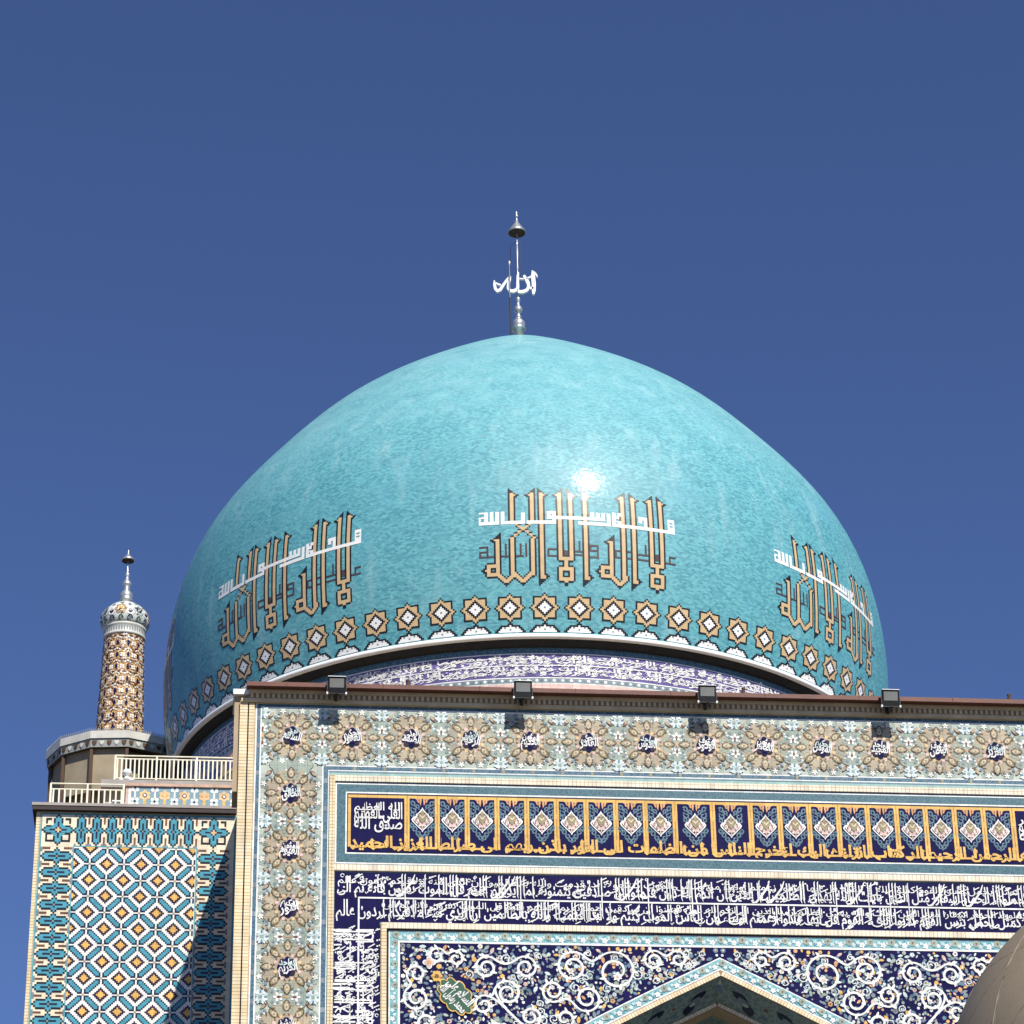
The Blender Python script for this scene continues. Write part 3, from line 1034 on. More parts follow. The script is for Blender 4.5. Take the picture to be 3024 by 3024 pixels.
rs = random.Random(11)
PAL = [WHITE, ICE, ICE, PINK, ORANGE, SLATE, STEEL, SAGE, SLATE, AMBER, STEEL, SAGE, PALE, TEAL, SLATE, STEEL]
placed = []
tries = 0
while len(placed) < 1150 and tries < 60000:
    tries += 1
    x, zz, r = rs.uniform(-2.27, MID), rs.uniform(18.6, ZS), rs.uniform(0.022, 0.058)
    if not inside(x, zz, r * 0.9) or abs(x + 1.23) < 0.30 and abs(zz - 20.31) < 0.36:
        continue
    if any((x - a) ** 2 + (zz - b) ** 2 < (0.72 * (r + c)) ** 2 for a, b, c in placed):
        continue
    placed.append((x, zz, r))
    m_ = rs.choice(PAL)
    rot = rs.uniform(0, 6.28)
    k = rs.random()
    for t in (1, -1):
        X = x if t > 0 else mir(x)
        if k < 0.45:
            spn.poly(leaf(X, zz, r * 1.25, r * 0.62, rot * t, 5), m_, 1)
        else:
            spn.poly(lobed(X, zz, r, 5, 0.3, 15, rot * t), m_, 1)
            if k > 0.7:
                spn.poly(lobed(X, zz, r * 0.4, 4, 0.2, 8), rs.choice((OLIVE, BROWN, WHITE, AMBER)), 2)
STARTS = []
for i in range(len(SP)):
    cx, cz, r, d = SP[i]
    nb_ = SP[i + 1] if i % 2 == 0 and i + 1 < len(SP) else SP[i - 1]
    STARTS.append(math.atan2(nb_[1] - cz, nb_[0] - cx) + 0.9 * d)
for (cx, cz, r, d), a0 in zip(SP, STARTS):
    n_ = 46
    turns = 1.55 if r > 0.2 else 1.2
    for t in (1, -1):
        pts_, ws = [], []
        for i in range(n_):
            f = i / (n_ - 1)
            a = (a0 + d * f * turns * 2 * PI)
            rr = r * (1 - 0.70 * f)
            X, Z = cx + rr * math.cos(a), cz + rr * math.sin(a)
            ok = inside(X, Z, 0.012)
            if not ok:
                if len(pts_) > 2:
                    spn.ribbon(pts_, ws, WHITE, 4)
                pts_, ws = [], []
                continue
            pts_.append((X if t > 0 else mir(X), Z))
            ws.append(0.046 * (0.75 + 0.35 * math.sin(PI * f)))
        if len(pts_) > 2:
            spn.ribbon(pts_, ws, WHITE, 4)
            x_, z_ = pts_[-1]
            for q in range(3):
                spn.poly(leaf(x_, z_, r * 0.24, r * 0.09, a * t + q * 1.0), WHITE, 5)
            spn.poly(lobed(x_, z_, r * 0.10, 4, 0.2, 8), PINK, 6)
        # thorny leaves sprouting off the stem
        for q in range(4):
            a = a0 + d * (0.15 + q * 0.23) * 2 * PI * 0.9
            rr = r * (1.02 - 0.10 * q)
            X, Z = cx + rr * math.cos(a), cz + rr * math.sin(a)
            if inside(X, Z, 0.05):
                spn.poly(leaf(X if t > 0 else mir(X), Z, 0.075, 0.026, (a + 0.5 * d) if t > 0 else PI - (a + 0.5 * d)), WHITE, 5)
# finer tendrils curling between the big scrolls
n_t, tr = 0, 0
while n_t < 70 and tr < 4000:
    tr += 1
    x, zz, r = rs.uniform(-2.2, MID - 0.1), rs.uniform(18.7, ZS - 0.1), rs.uniform(0.06, 0.11)
    if not inside(x, zz, r + 0.03) or abs(x + 1.23) < 0.38 and abs(zz - 20.31) < 0.40:
        continue
    if any(math.hypot(x - q[0], zz - q[1]) < q[2] * 0.55 for q in SP):
        continue
    a0, d = rs.uniform(0, 6.28), rs.choice((-1, 1))
    for t in (1, -1):
        pp = []
        for i in range(18):
            f = i / 17
            a = a0 + d * f * 8.0
            X, Z = x + r * (1 - 0.72 * f) * math.cos(a), zz + r * (1 - 0.72 * f) * math.sin(a)
            pp.append((X if t > 0 else mir(X), Z))
        spn.ribbon(pp, 0.017, WHITE if n_t % 3 else ICE, 3)
        for q in (2, 6, 10):
            spn.poly(leaf(pp[q][0], pp[q][1], 0.032, 0.012, a0 + q), ICE, 4)
    n_t += 1
# stems linking neighbouring scrolls in a smooth S
for i in range(len(SP)):
    for j in ((i + 1, i + 3) if i % 2 == 0 else (i + 2,)):
        if j >= len(SP):
            continue
        a, b = SP[i], SP[j]
        dist = math.hypot(a[0] - b[0], a[1] - b[1])
        if dist > 1.0:
            continue
        A0, B0 = STARTS[i], STARTS[j]
        p0 = (a[0] + a[2] * math.cos(A0), a[1] + a[2] * math.sin(A0))
        p1 = (b[0] + b[2] * math.cos(B0), b[1] + b[2] * math.sin(B0))
        k_ = dist * 0.9
        m0 = (a[3] * math.sin(A0) * k_, -a[3] * math.cos(A0) * k_)
        m1 = (-b[3] * math.sin(B0) * k_, b[3] * math.cos(B0) * k_)
        for t in (1, -1):
            pp = []
            for q in range(17):
                f = q / 16
                h0, h1, h2, h3 = 2 * f ** 3 - 3 * f * f + 1, f ** 3 - 2 * f * f + f, -2 * f ** 3 + 3 * f * f, f ** 3 - f * f
                X = h0 * p0[0] + h1 * m0[0] + h2 * p1[0] + h3 * m1[0]
                Z = h0 * p0[1] + h1 * m0[1] + h2 * p1[1] + h3 * m1[1]
                if inside(X, Z, 0.02):
                    pp.append((X if t > 0 else mir(X), Z))
            if len(pp) > 2:
                spn.ribbon(pp, 0.042, WHITE, 4)
spandrel = spn.build('spandrel', portal)
# knotted finial over the arch point
# green cartouches
for t in (1, -1):
    ct = Sheet(FLAT, base=0.034)
    cx = -1.23 if t > 0 else mir(-1.23)
    rot = -0.86 * t
    ct.poly(lobed(cx, 20.31, 0.44, 10, 0.16, 80, rot, 1.0, 0.66), AMBER, 0)
    ct.poly(lobed(cx, 20.31, 0.412, 10, 0.16, 80, rot, 1.0, 0.645), LEAF, 1)
    ct.poly(lobed(cx - 0.36 * t, 20.70, 0.115, 6, 0.35, 30), GOLD, 0)
    ct.poly(lobed(cx - 0.36 * t, 20.70, 0.05, 5, 0.3, 15), BROWN, 2)
    for k in range(4):
        aa = rot + PI / 4 + k * PI / 2
        ct.poly(leaf(cx - 0.36 * t + 0.07 * math.cos(aa), 20.70 + 0.07 * math.sin(aa), 0.045, 0.016, aa), AMBER, 2)
    ct.poly(lobed(cx - 0.50 * t, 20.97, 0.13, 4, 0.45, 32, 0.0), WHITE, 0)
    ct.poly(lobed(cx - 0.50 * t, 20.97, 0.098, 4, 0.45, 32, 0.0), PINK, 1)
    ct.poly(lobed(cx - 0.50 * t, 20.97, 0.045, 5, 0.3, 20), ORANGE, 2)
    letter(ct, 'السلام على', cx - 0.31, cx + 0.31, 20.345, 0.24, WHITE, 3, 0.03, 1.3, (cx, 20.31, rot))
    letter(ct, 'محمد رسول الله', cx - 0.33, cx + 0.33, 20.165, 0.22, WHITE, 4, 0.03, 1.3, (cx, 20.31, rot))
    ct.build('cartouche', spandrel)

ab = Sheet(FLAT, base=0.008)


def arch_band(d0, d1, m_, layer):
    A, B = arch_off(d0), arch_off(d1)
    for i in range(len(A) - 1):
        ab.poly([A[i], A[i + 1], B[i + 1], B[i]], m_, layer)


arch_band(0.0, 0.025, WHITE, 0)
arch_band(0.025, 0.195, AQUA, 0)
arch_band(0.195, 0.225, WHITE, 0)
arch_band(0.225, 0.235, BROWN, 0)


def along(P):
    seg = [0.0]
    for a, b in zip(P, P[1:]):
        seg.append(seg[-1] + math.hypot(b[0] - a[0], b[1] - a[1]))
    def fn(u, v):
        for i in range(len(P) - 1):
            if u <= seg[i + 1] or i == len(P) - 2:
                a, b = P[i], P[i + 1]
                L_ = seg[i + 1] - seg[i]
                f = (u - seg[i]) / L_
                return (a[0] + (b[0] - a[0]) * f - (b[1] - a[1]) / L_ * v, a[1] + (b[1] - a[1]) * f + (b[0] - a[0]) / L_ * v)
    return fn, seg[-1]


mp = arch_off(0.11)
half_n = mp[:len(mp) // 2 + 1]
fn, ln = along([p for p in half_n if p[1] > 14])
flower_row(ab, fn, ln, 0.17, 0.083)
fn, ln = along([p for p in mp[len(mp) // 2:] if p[1] > 14])
flower_row(ab, fn, ln, 0.17, 0.083)
ab.build('arch_flower_band', portal)

vb = MB()
A, B = arch_off(0.235), arch_off(0.335)
fn, ln = along(B)
fo, lo = along(A)
n_ = int(ln / 0.062)
br_m = [mat('cut_brick_pale', (0.78, 0.66, 0.46), 0.7, 0.08), mat('cut_brick_warm', (0.74, 0.58, 0.36), 0.7, 0.08)]
jt = mat('lime_joint', (0.30, 0.21, 0.12), 0.85, 0.1)
for i in range(len(A) - 1):
    vb.face([(A[i][0], -0.02, A[i][1]), (B[i][0], -0.02, B[i][1]), (B[i + 1][0], -0.02, B[i + 1][1]), (A[i + 1][0], -0.02, A[i + 1][1])], jt)
    vb.face([(B[i][0], -0.02, B[i][1]), (B[i][0], 0.10, B[i][1]), (B[i + 1][0], 0.10, B[i + 1][1]), (B[i + 1][0], -0.02, B[i + 1][1])], jt)
for i in range(n_):
    u0, u1 = ln * (i + 0.06) / n_, ln * (i + 0.94) / n_
    q = [fn(u0, 0.002), fn(u1, 0.002), fn(u1, 0.088), fn(u0, 0.088)]
    m_ = br_m[(i * 7 // 3) % 2]
    vb.face([(q[0][0], -0.05, q[0][1]), (q[1][0], -0.05, q[1][1]), (q[2][0], -0.05, q[2][1]), (q[3][0], -0.05, q[3][1])], m_)
    vb.face([(q[0][0], 0.09, q[0][1]), (q[1][0], 0.09, q[1][1]), (q[1][0], -0.05, q[1][1]), (q[0][0], -0.05, q[0][1])], m_)
vb.build('arch_brick_band', portal)

# --- recessed arch: splayed soffit, second brick arch, dark vault behind
sf = MB()
A = arch_off(0.325)
B = arch_off(0.62)
for i in range(len(A) - 1):
    sf.face([(A[i][0], 0.0, A[i][1]), (B[i][0], 0.58, B[i][1]), (B[i + 1][0], 0.58, B[i + 1][1]), (A[i + 1][0], 0.0, A[i + 1][1])], GREEN_DEEP)
fs, ls = along(A)
f2, l2 = along(B)


def soff(u, v, lift):
    """u along the soffit measured from the apex, v from front (0) to back (1)"""
    a = fs(ls / 2 + u, 0)
    b = f2(l2 / 2 + u * l2 / ls, 0)
    x, zz, y = a[0] + (b[0] - a[0]) * v, a[1] + (b[1] - a[1]) * v, 0.58 * v
    return (x, y - lift * 0.45, zz - lift * 0.85)


def spatch(pts_, m_, lift):
    sf.face([soff(u, v, lift) for u, v in pts_], m_)


for t in (-1, 1):
    for u0, k in ((0.55, 1.0), (1.5, 1.1), (2.5, 1.0), (3.5, 1.1)):
        for j in range(3):
            spatch([(t * p[0], p[1]) for p in leaf(u0 + 0.10 * j - 0.1, 0.42 + 0.16 * j, 0.20 * k, 0.13, 0.5 + 0.4 * j)], NIGHT if j != 1 else SLATE, 0.006 + 0.005 * j)
        spatch([(t * p[0], p[1]) for p in lobed(u0 + 0.03, 0.60, 0.075, 5, 0.3, 15)], PALE, 0.024)
        spatch([(t * p[0], p[1]) for p in lobed(u0 + 0.45, 0.45, 0.10, 6, 0.3, 18)], SAGE, 0.008)
        spatch([(t * p[0], p[1]) for p in lobed(u0 + 0.45, 0.45, 0.05, 6, 0.3, 18)], BROWN, 0.014)
        spatch([(t * p[0], p[1]) for p in leaf(u0 + 0.42, 0.78, 0.14, 0.05, -0.6)], STEEL, 0.008)
        spatch([(t * p[0], p[1]) for p in leaf(u0 - 0.12, 0.16, 0.14, 0.05, 0.3)], SLATE, 0.008)
spatch([(-0.05, 0.28), (0.05, 0.28), (0.0, 0.08)], PALE, 0.01)
spatch([(-0.09, 0.50), (0.09, 0.50), (0.0, 0.28)], STEEL, 0.006)
sf.build('arch_soffit', portal)
ia = MB()
B2 = arch_off(0.70)
fi, li = along(B2)
for i in range(len(B) - 1):
    ia.face([(B[i][0], 0.58, B[i][1]), (B2[i][0], 0.58, B2[i][1]), (B2[i + 1][0], 0.58, B2[i + 1][1]), (B[i + 1][0], 0.58, B[i + 1][1])], jt)
    ia.face([(B2[i][0], 0.58, B2[i][1]), (B2[i][0], 1.1, B2[i][1]), (B2[i + 1][0], 1.1, B2[i + 1][1]), (B2[i + 1][0], 0.58, B2[i + 1][1])], STUCCO)
n_ = int(li / 0.062)
for i in range(n_):
    q = [fi(li * (i + 0.06) / n_, 0.002), fi(li * (i + 0.94) / n_, 0.002), fi(li * (i + 0.94) / n_, 0.072), fi(li * (i + 0.06) / n_, 0.072)]
    ia.face([(p[0], 0.55, p[1]) for p in q], br_m[i % 2])
ia.build('inner_brick_arch', portal)
va = MB()
rows = []
for k in range(7):
    f = k / 6
    P = arch_off(0.70 + 2.6 * (1 - math.cos(f * PI / 2)))
    rows.append([(p[0], 1.1 + 4.4 * math.sin(f * PI / 2), p[1]) for p in P])
va.grid(rows, GREEN_DEEP, False, False)
va.face([tuple(p) for p in rows[-1]], STUCCO)
for k in (2, 4):
    for a, b in zip(rows[k], rows[k][1:]):
        if a[2] > 14 and b[2] > 14:
            va.tube([(a[0], a[1] - 0.05, a[2] - 0.05), (b[0], b[1] - 0.05, b[2] - 0.05)], 0.05, STUCCO, 5)
va.build('niche_vault', portal)

# ------------------------------------------------------------------ the dome on its drum
DX, DY = 0.3055, 80.0
PROF = [(10.06, 35.027), (10.154, 35.438), (10.231, 35.853), (10.293, 36.27), (10.34, 36.69), (10.373, 37.111), (10.392, 37.534), (10.398, 37.957), (10.389, 38.382), (10.363, 38.806), (10.318, 39.23), (10.255, 39.652), (10.171, 40.07), (10.065, 40.484), (9.936, 40.892), (9.784, 41.291), (9.608, 41.681), (9.408, 42.058), (9.186, 42.421), (8.946, 42.772), (8.693, 43.112), (8.432, 43.443), (8.166, 43.769), (7.899, 44.092), (7.629, 44.412), (7.354, 44.729), (7.071, 45.042), (6.779, 45.347), (6.474, 45.642), (6.158, 45.926), (5.83, 46.2), (5.493, 46.467), (5.149, 46.728), (4.797, 46.985), (4.438, 47.241), (4.072, 47.498), (3.698, 47.756), (3.315, 48.016), (2.921, 48.278), (2.515, 48.543), (2.096, 48.811), (1.661, 49.078), (1.209, 49.34), (0.739, 49.593), (0.251, 49.832), (0.0, 49.944)]
ARC = [0.0]
for a, b in zip(PROF, PROF[1:]):
    ARC.append(ARC[-1] + math.hypot(b[0] - a[0], b[1] - a[1]))


def prof_at(s):
    for i in range(len(ARC) - 1):
        if s <= ARC[i + 1] or i == len(ARC) - 2:
            f = (s - ARC[i]) / (ARC[i + 1] - ARC[i])
            a, b = PROF[i], PROF[i + 1]
            dx, dz = b[0] - a[0], b[1] - a[1]
            L_ = math.hypot(dx, dz)
            return a[0] + dx * f, a[1] + dz * f, dz / L_, -dx / L_


def on_dome(th, s, lift):
    r, z_, nr, nz = prof_at(s)
    r += nr * lift
    z_ += nz * lift
    return (r * math.sin(th), -r * math.cos(th), z_)


dome = thing('tiled_dome', 'large turquoise tiled dome with gold kufic lettering, rising behind the portal', 'dome', (DX, DY, 0))

# dome glaze: courses of turquoise brick with weathering
DOME = bpy.data.materials.new('turquoise_glazed_brick')
DOME.use_nodes = True
nt = DOME.node_tree
N, L = nt.nodes, nt.links
bs = N['Principled BSDF']
uv = N.new('ShaderNodeUVMap')
uv.uv_map = 'UVMap'
brk = N.new('ShaderNodeTexBrick')
brk.offset = 0.5
brk.inputs['Scale'].default_value = 1.0
brk.inputs['Brick Width'].default_value = 2.0
brk.inputs['Row Height'].default_value = 1.0
brk.inputs['Mortar Size'].default_value = 0.07
brk.inputs['Bias'].default_value = 0.0
brk.inputs['Color1'].default_value = (0.046, 0.222, 0.285, 1)
brk.inputs['Color2'].default_value = (0.145, 0.450, 0.480, 1)
brk.inputs['Mortar'].default_value = (0.12, 0.33, 0.37, 1)
L.new(uv.outputs[0], brk.inputs['Vector'])
tc = N.new('ShaderNodeTexCoord')


def noise(scale, detail=4.0, vec=None, stretch=None):
    n = N.new('ShaderNodeTexNoise')
    n.inputs['Scale'].default_value = scale
    n.inputs['Detail'].default_value = detail
    src = vec or tc.outputs['Object']
    if stretch:
        mp_ = N.new('ShaderNodeMapping')
        mp_.inputs['Scale'].default_value = stretch
        L.new(src, mp_.inputs[0])
        src = mp_.outputs[0]
    L.new(src, n.inputs['Vector'])
    return n.outputs['Fac']


def rng(sock, a, b, c, d):
    r = N.new('ShaderNodeMapRange')
    for i, v in enumerate((a, b, c, d)):
        r.inputs[i + 1].default_value = v
    L.new(sock, r.inputs[0])
    return r.outputs[0]


def mixc(fac, a, b, mode='MIX'):
    m_ = N.new('ShaderNodeMix')
    m_.data_type = 'RGBA'
    m_.blend_type = mode
    L.new(fac, m_.inputs[0])
    for sock, v in ((m_.inputs[6], a), (m_.inputs[7], b)):
        if isinstance(v, tuple):
            sock.default_value = (*v, 1)
        else:
            L.new(v, sock)
    return m_.outputs[2]


col = brk.outputs['Color']
col = mixc(rng(noise(0.9, 5), 0.45, 0.72, 0.0, 0.30), col, (0.17, 0.45, 0.49))
col = mixc(rng(noise(2.2, 5), 0.50, 0.76, 0.0, 0.28), col, (0.050, 0.230, 0.290))
col = mixc(rng(noise(0.45, 3), 0.62, 0.74, 0.0, 0.30), col, (0.085, 0.330, 0.500))
# pale lime streaks washed down from the top
col = mixc(rng(noise(1.3, 6, None, (1.6, 1.6, 0.22)), 0.55, 0.78, 0.0, 0.36), col, (0.42, 0.60, 0.61))
# level bands where the glaze was repaired
col = mixc(rng(noise(1.0, 3, None, (0.05, 0.05, 1.8)), 0.54, 0.66, 0.0, 0.28), col, (0.11, 0.33, 0.38))
# wandering pale repair lines
vc = N.new('ShaderNodeTexVoronoi')
vc.feature = 'DISTANCE_TO_EDGE'
vc.inputs['Scale'].default_value = 0.42
wv = N.new('ShaderNodeVectorMath')
wv.operation = 'MULTIPLY_ADD'
nw = N.new('ShaderNodeTexNoise')
nw.inputs['Scale'].default_value = 1.2
nw.inputs['Detail'].default_value = 5.0
L.new(tc.outputs['Object'], nw.inputs['Vector'])
L.new(nw.outputs['Color'], wv.inputs[0])
wv.inputs[1].default_value = (1.6, 1.6, 1.6)
L.new(tc.outputs['Object'], wv.inputs[2])
L.new(wv.outputs[0], vc.inputs['Vector'])
cr1 = N.new('ShaderNodeMath')
cr1.operation = 'MULTIPLY'
L.new(rng(vc.outputs['Distance'], 0.0, 0.022, 0.20, 0.0), cr1.inputs[0])
L.new(rng(noise(0.8, 3), 0.48, 0.62, 0.0, 1.0), cr1.inputs[1])
col = mixc(cr1.outputs[0], col, (0.36, 0.60, 0.62))
# base colour turns paler on upward-facing slopes, in uneven patches
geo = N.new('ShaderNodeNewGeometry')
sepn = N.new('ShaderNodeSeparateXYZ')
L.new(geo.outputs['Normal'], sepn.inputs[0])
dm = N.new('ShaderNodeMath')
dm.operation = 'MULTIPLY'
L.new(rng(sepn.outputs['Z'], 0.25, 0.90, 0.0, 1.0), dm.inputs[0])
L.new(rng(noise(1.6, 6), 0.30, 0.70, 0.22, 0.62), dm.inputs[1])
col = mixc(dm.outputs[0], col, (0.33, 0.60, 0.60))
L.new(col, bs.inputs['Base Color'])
bs.inputs['Roughness'].default_value = 0.52
bs.inputs['Specular IOR Level'].default_value = 0.42
bs.inputs['Coat Weight'].default_value = 0.13
L.new(rng(noise(14.0, 4), 0.35, 0.65, 0.06, 0.17), bs.inputs['Coat Roughness'])
bmp = N.new('ShaderNodeBump')
bmp.inputs['Strength'].default_value = 0.20
bmp.inputs['Distance'].default_value = 0.02
nb = N.new('ShaderNodeTexNoise')
nb.inputs['Scale'].default_value = 0.42
nb.inputs['Detail'].default_value = 2.0
L.new(uv.outputs[0], nb.inputs['Vector'])
L.new(nb.outputs['Fac'], bmp.inputs['Height'])
L.new(bmp.outputs[0], bs.inputs['Coat Normal'])
MATS['dome'] = DOME

TILE_A = R_(5.0 / 19.0)
TILE_H = 0.0472
NSEG = 240
me = bpy.data.meshes.new('shell')
bm = bmesh.new()
uvl = bm.loops.layers.uv.new('UVMap')
rows = []
for i, (r, z_) in enumerate(PROF):
    rows.append([bm.verts.new((r * math.sin(2 * PI * j / NSEG), -r * math.cos(2 * PI * j / NSEG), z_)) for j in range(NSEG)] if r > 0 else [bm.verts.new((0, 0, z_))])
for i in range(len(PROF) - 1):
    for j in range(NSEG):
        j2 = (j + 1) % NSEG
        us = [j, j + 1, j + 1, j]
        vs = [i, i, i + 1, i + 1]
        if len(rows[i + 1]) == 1:
            f = bm.faces.new([rows[i][j], rows[i][j2], rows[i + 1][0]])
            us, vs = [j, j + 1, j + 0.5], [i, i, i + 1]
        else:
            f = bm.faces.new([rows[i][j], rows[i][j2], rows[i + 1][j2], rows[i + 1][j]])
        f.smooth = True
        for lp, u_, v_ in zip(f.loops, us, vs):
            lp[uvl].uv = (u_ * 2 * PI / NSEG / TILE_A, ARC[v_] / TILE_H)
bm.to_mesh(me)
bm.free()
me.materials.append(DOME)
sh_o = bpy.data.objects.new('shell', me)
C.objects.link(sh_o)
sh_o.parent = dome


# --- tile lettering: one cell = one glazed tile
def cells_mesh(cells, th0, name, parent, lift=0.008, row0=0.0):
    """cells: {(col,row): material}; runs of equal tiles along a row become one strip"""
    mb = MB()
    byrow = {}
    for (c_, r_), m_ in cells.items():
        byrow.setdefault(r_, {})[c_] = m_
    for r_, d in byrow.items():
        for c_ in sorted(d):
            if d.get(c_ - 1) is d[c_] and (c_ % 4) != 0:
                continue
            e = c_ + 1
            while d.get(e) is d[c_] and e % 4 != 0:
                e += 1
            t0, t1 = th0 + c_ * TILE_A, th0 + e * TILE_A
            s0, s1 = (row0 + r_) * TILE_H, (row0 + r_ + 1) * TILE_H
            mb.face([on_dome(t0, s0, lift), on_dome(t1, s0, lift), on_dome(t1, s1, lift), on_dome(t0, s1, lift)], d[c_])
    return mb.build(name, parent)


DTILE_W = mat('dome_white_tile', (0.82, 0.82, 0.79), 0.32, 0.05)
DTILE_G = mat('dome_sand_tile', (0.58, 0.42, 0.225), 0.34, 0.08)
DTILE_K = mat('dome_black_tile', (0.012, 0.012, 0.016), 0.35, 0.2)
DTILE_D = mat('dome_umber_tile', (0.075, 0.050, 0.050), 0.35, 0.2)


def kufic():
    gold, black, dark, white = set(), set(), set(), set()
    def rect(S, c0, c1, r0, r1):
        for c_ in range(c0, c1 + 1):
            for r_ in range(r0, r1 + 1):
                S.add((c_, r_))
    def top(c_, r1, side):
        """flagged head of a riser with gold columns c_, c_+1 and its spike row r1"""
        if side == 'R':
            for r_ in range(r1 - 4, r1 + 1):
                black.add((c_ - 1, r_))
            gold.update({(c_ + 2, r1 - 4)})
            black.update({(c_, r1 - 1), (c_, r1 - 2), (c_ + 1, r1 - 2), (c_ + 2, r1 - 3), (c_ + 3, r1 - 4), (c_ + 4, r1 - 4), (c_ + 2, r1 - 5), (c_ + 3, r1 - 5)})
        else:
            for r_ in range(r1 - 4, r1 + 1):
                black.add((c_ + 2, r_))
            gold.update({(c_ - 1, r1 - 4)})
            black.update({(c_ + 1, r1 - 1), (c_ + 1, r1 - 2), (c_, r1 - 2), (c_ - 1, r1 - 3), (c_ - 2, r1 - 4), (c_ - 3, r1 - 4), (c_ - 1, r1 - 5), (c_ - 2, r1 - 5)})
    def foot(c_, r0):
        for r_ in range(r0, r0 + 5):
            black.add((c_ - 1, r_))
        gold.update({(c_ + 2, r0 + 5), (c_ + 2, r0 + 4)})
        black.update({(c_, r0 + 1), (c_, r0 + 2), (c_ + 1, r0 + 2), (c_ + 2, r0 + 3), (c_ + 3, r0 + 4), (c_ + 3, r0 + 5), (c_ + 4, r0 + 5), (c_ + 2, r0 + 6), (c_ + 3, r0 + 6)})
    def stem(c_, r0, r1):
        rect(gold, c_, c_ + 1, r0, r1)
    def vee(c_, r0=30):
        for d in range(-4, 5):
            for r_ in range(r0 + max(0, abs(d) - 1), r0 + 2 + abs(d)):
                gold.add((c_ + d, r_))
        black.update({(c_, r0 - 2), (c_, r0 + 2)})
    def heh(sh):
        stem(-45 + sh, 34, 55)
        top(-45 + sh, 59, 'L')
        rect(gold, -50 + sh, -44 + sh, 34, 40)
        for c_ in range(-48, -45):
            for r_ in range(36, 39):
                gold.discard((c_ + sh, r_))
                black.add((c_ + sh, r_))
        black.discard((-47 + sh, 37))
        gold.add((-51 + sh, 37))
        black.update({(-53 + sh, 37), (-52 + sh, 38), (-52 + sh, 36)})
    def lamalif(sh):
        stem(-11 + sh, 43, 84)
        stem(-5 + sh, 43, 84)
        top(-11 + sh, 87, 'L')
        top(-5 + sh, 87, 'R')
        rect(gold, -11 + sh, -4 + sh, 43, 44)
        rect(gold, -8 + sh, -7 + sh, 39, 42)
        rect(gold, -11 + sh, -4 + sh, 31, 38)
        for c_ in range(-9, -5):
            for r_ in range(33, 37):
                gold.discard((c_ + sh, r_))
                black.add((c_ + sh, r_))
        for c_ in (-8, -7):
            for r_ in (34, 35):
                black.discard((c_ + sh, r_))
        rect(gold, -8 + sh, -7 + sh, 30, 30)
        black.update({(-8 + sh, 28), (-7 + sh, 28)})
    heh(0)
    vee(-40)
    stem(-37, 33, 55)
    vee(-31)
    stem(-26, 34, 55)
    stem(-37, 66, 84)
    top(-37, 87, 'R')
    stem(-26, 66, 84)
    top(-26, 87, 'L')
    for i in range(11):                       # chequered crossing of the two lams
        for sgn in (1, -1):
            cx = -36 + i if sgn > 0 else -26 - i + 1
            r_ = 56 + round(i * 0.92)
            gold.add((cx, r_))
            (black if i % 2 else gold).add((cx - sgn, r_))
            black.add((cx + sgn, r_) if i % 2 == 0 else (cx - 2 * sgn, r_))
    stem(-21, 32, 84)
    top(-21, 87, 'R')
    foot(-21, 28)
    lamalif(0)
    stem(3, 32, 84)
    top(3, 87, 'R')
    foot(3, 28)
    heh(62)
    vee(22)
    stem(24, 34, 84)
    top(24, 87, 'L')
    stem(30, 32, 84)
    top(30, 87, 'R')
    foot(30, 28)
    lamalif(51)
    edge = set()
    for (c_, r_) in gold:
        for d in ((1, 0), (-1, 0), (0, 1), (0, -1)):
            q = (c_ + d[0], r_ + d[1])
            if q not in gold:
                edge.add(q)
    # the chequered crossing keeps no outline
    edge = {q for q in edge if not (56 <= q[1] <= 65 and -38 <= q[0] <= -24)}
    black |= edge
    # thin umber line: 'Ali wali Allah'
    for a in ((-54, -50, 51, 51), (-50, -50, 45, 51), (-54, -51, 48, 48), (-54, -54, 45, 48), (-54, -45, 45, 45), (-42, -38, 45, 45), (-40, -40, 45, 52), (-34, -31, 45, 45), (-32, -32, 45, 52), (-29, -29, 45, 52),
              (-17, -12, 45, 45), (-17, -12, 49, 49), (-17, -17, 45, 49), (-2, 1, 46, 46), (-2, 1, 48, 48), (0, 0, 49, 54), (-8, -7, 46, 48), (6, 10, 52, 52), (6, 6, 49, 52), (6, 10, 49, 49), (10, 10, 45, 52), (6, 10, 45, 45),
              (20, 23, 46, 46), (20, 23, 50, 50), (20, 20, 46, 50), (27, 28, 46, 46), (27, 28, 50, 50), (33, 39, 49, 49), (37, 37, 49, 55), (33, 38, 46, 46), (43, 44, 47, 50), (49, 54, 46, 46), (51, 51, 46, 50), (51, 54, 50, 50)):
        rect(dark, *a)
    # heavy white line: 'Muhammad rasul Allah'
    for a in ((-54, -50, 72, 72), (-51, -50, 65, 72), (-54, -50, 69, 69), (-54, -54, 65, 69), (-54, -44, 65, 66), (-48, -47, 65, 72), (-45, -44, 65, 72), (-42, -41, 65, 72),
              (-40, -30, 65, 66), (-31, -30, 65, 71), (-28, -13, 65, 66), (-14, -13, 65, 72), (-17, -13, 68, 72), (-13, 14, 68, 69), (13, 14, 68, 72), (10, 11, 68, 72), (7, 8, 68, 72),
              (0, 16, 65, 66), (16, 17, 65, 72), (19, 20, 65, 73), (21, 23, 65, 68), (21, 22, 70, 71), (22, 23, 72, 73), (19, 54, 65, 66), (34, 38, 71, 72), (34, 35, 69, 72), (37, 38, 66, 72), (51, 54, 67, 73)):
        rect(white, *a)
    for q in ((-15, 70), (21, 67), (52, 71), (53, 71), (52, 69), (53, 69)):
        white.discard(q)
    cells = {}
    for q in dark:
        cells[q] = DTILE_D
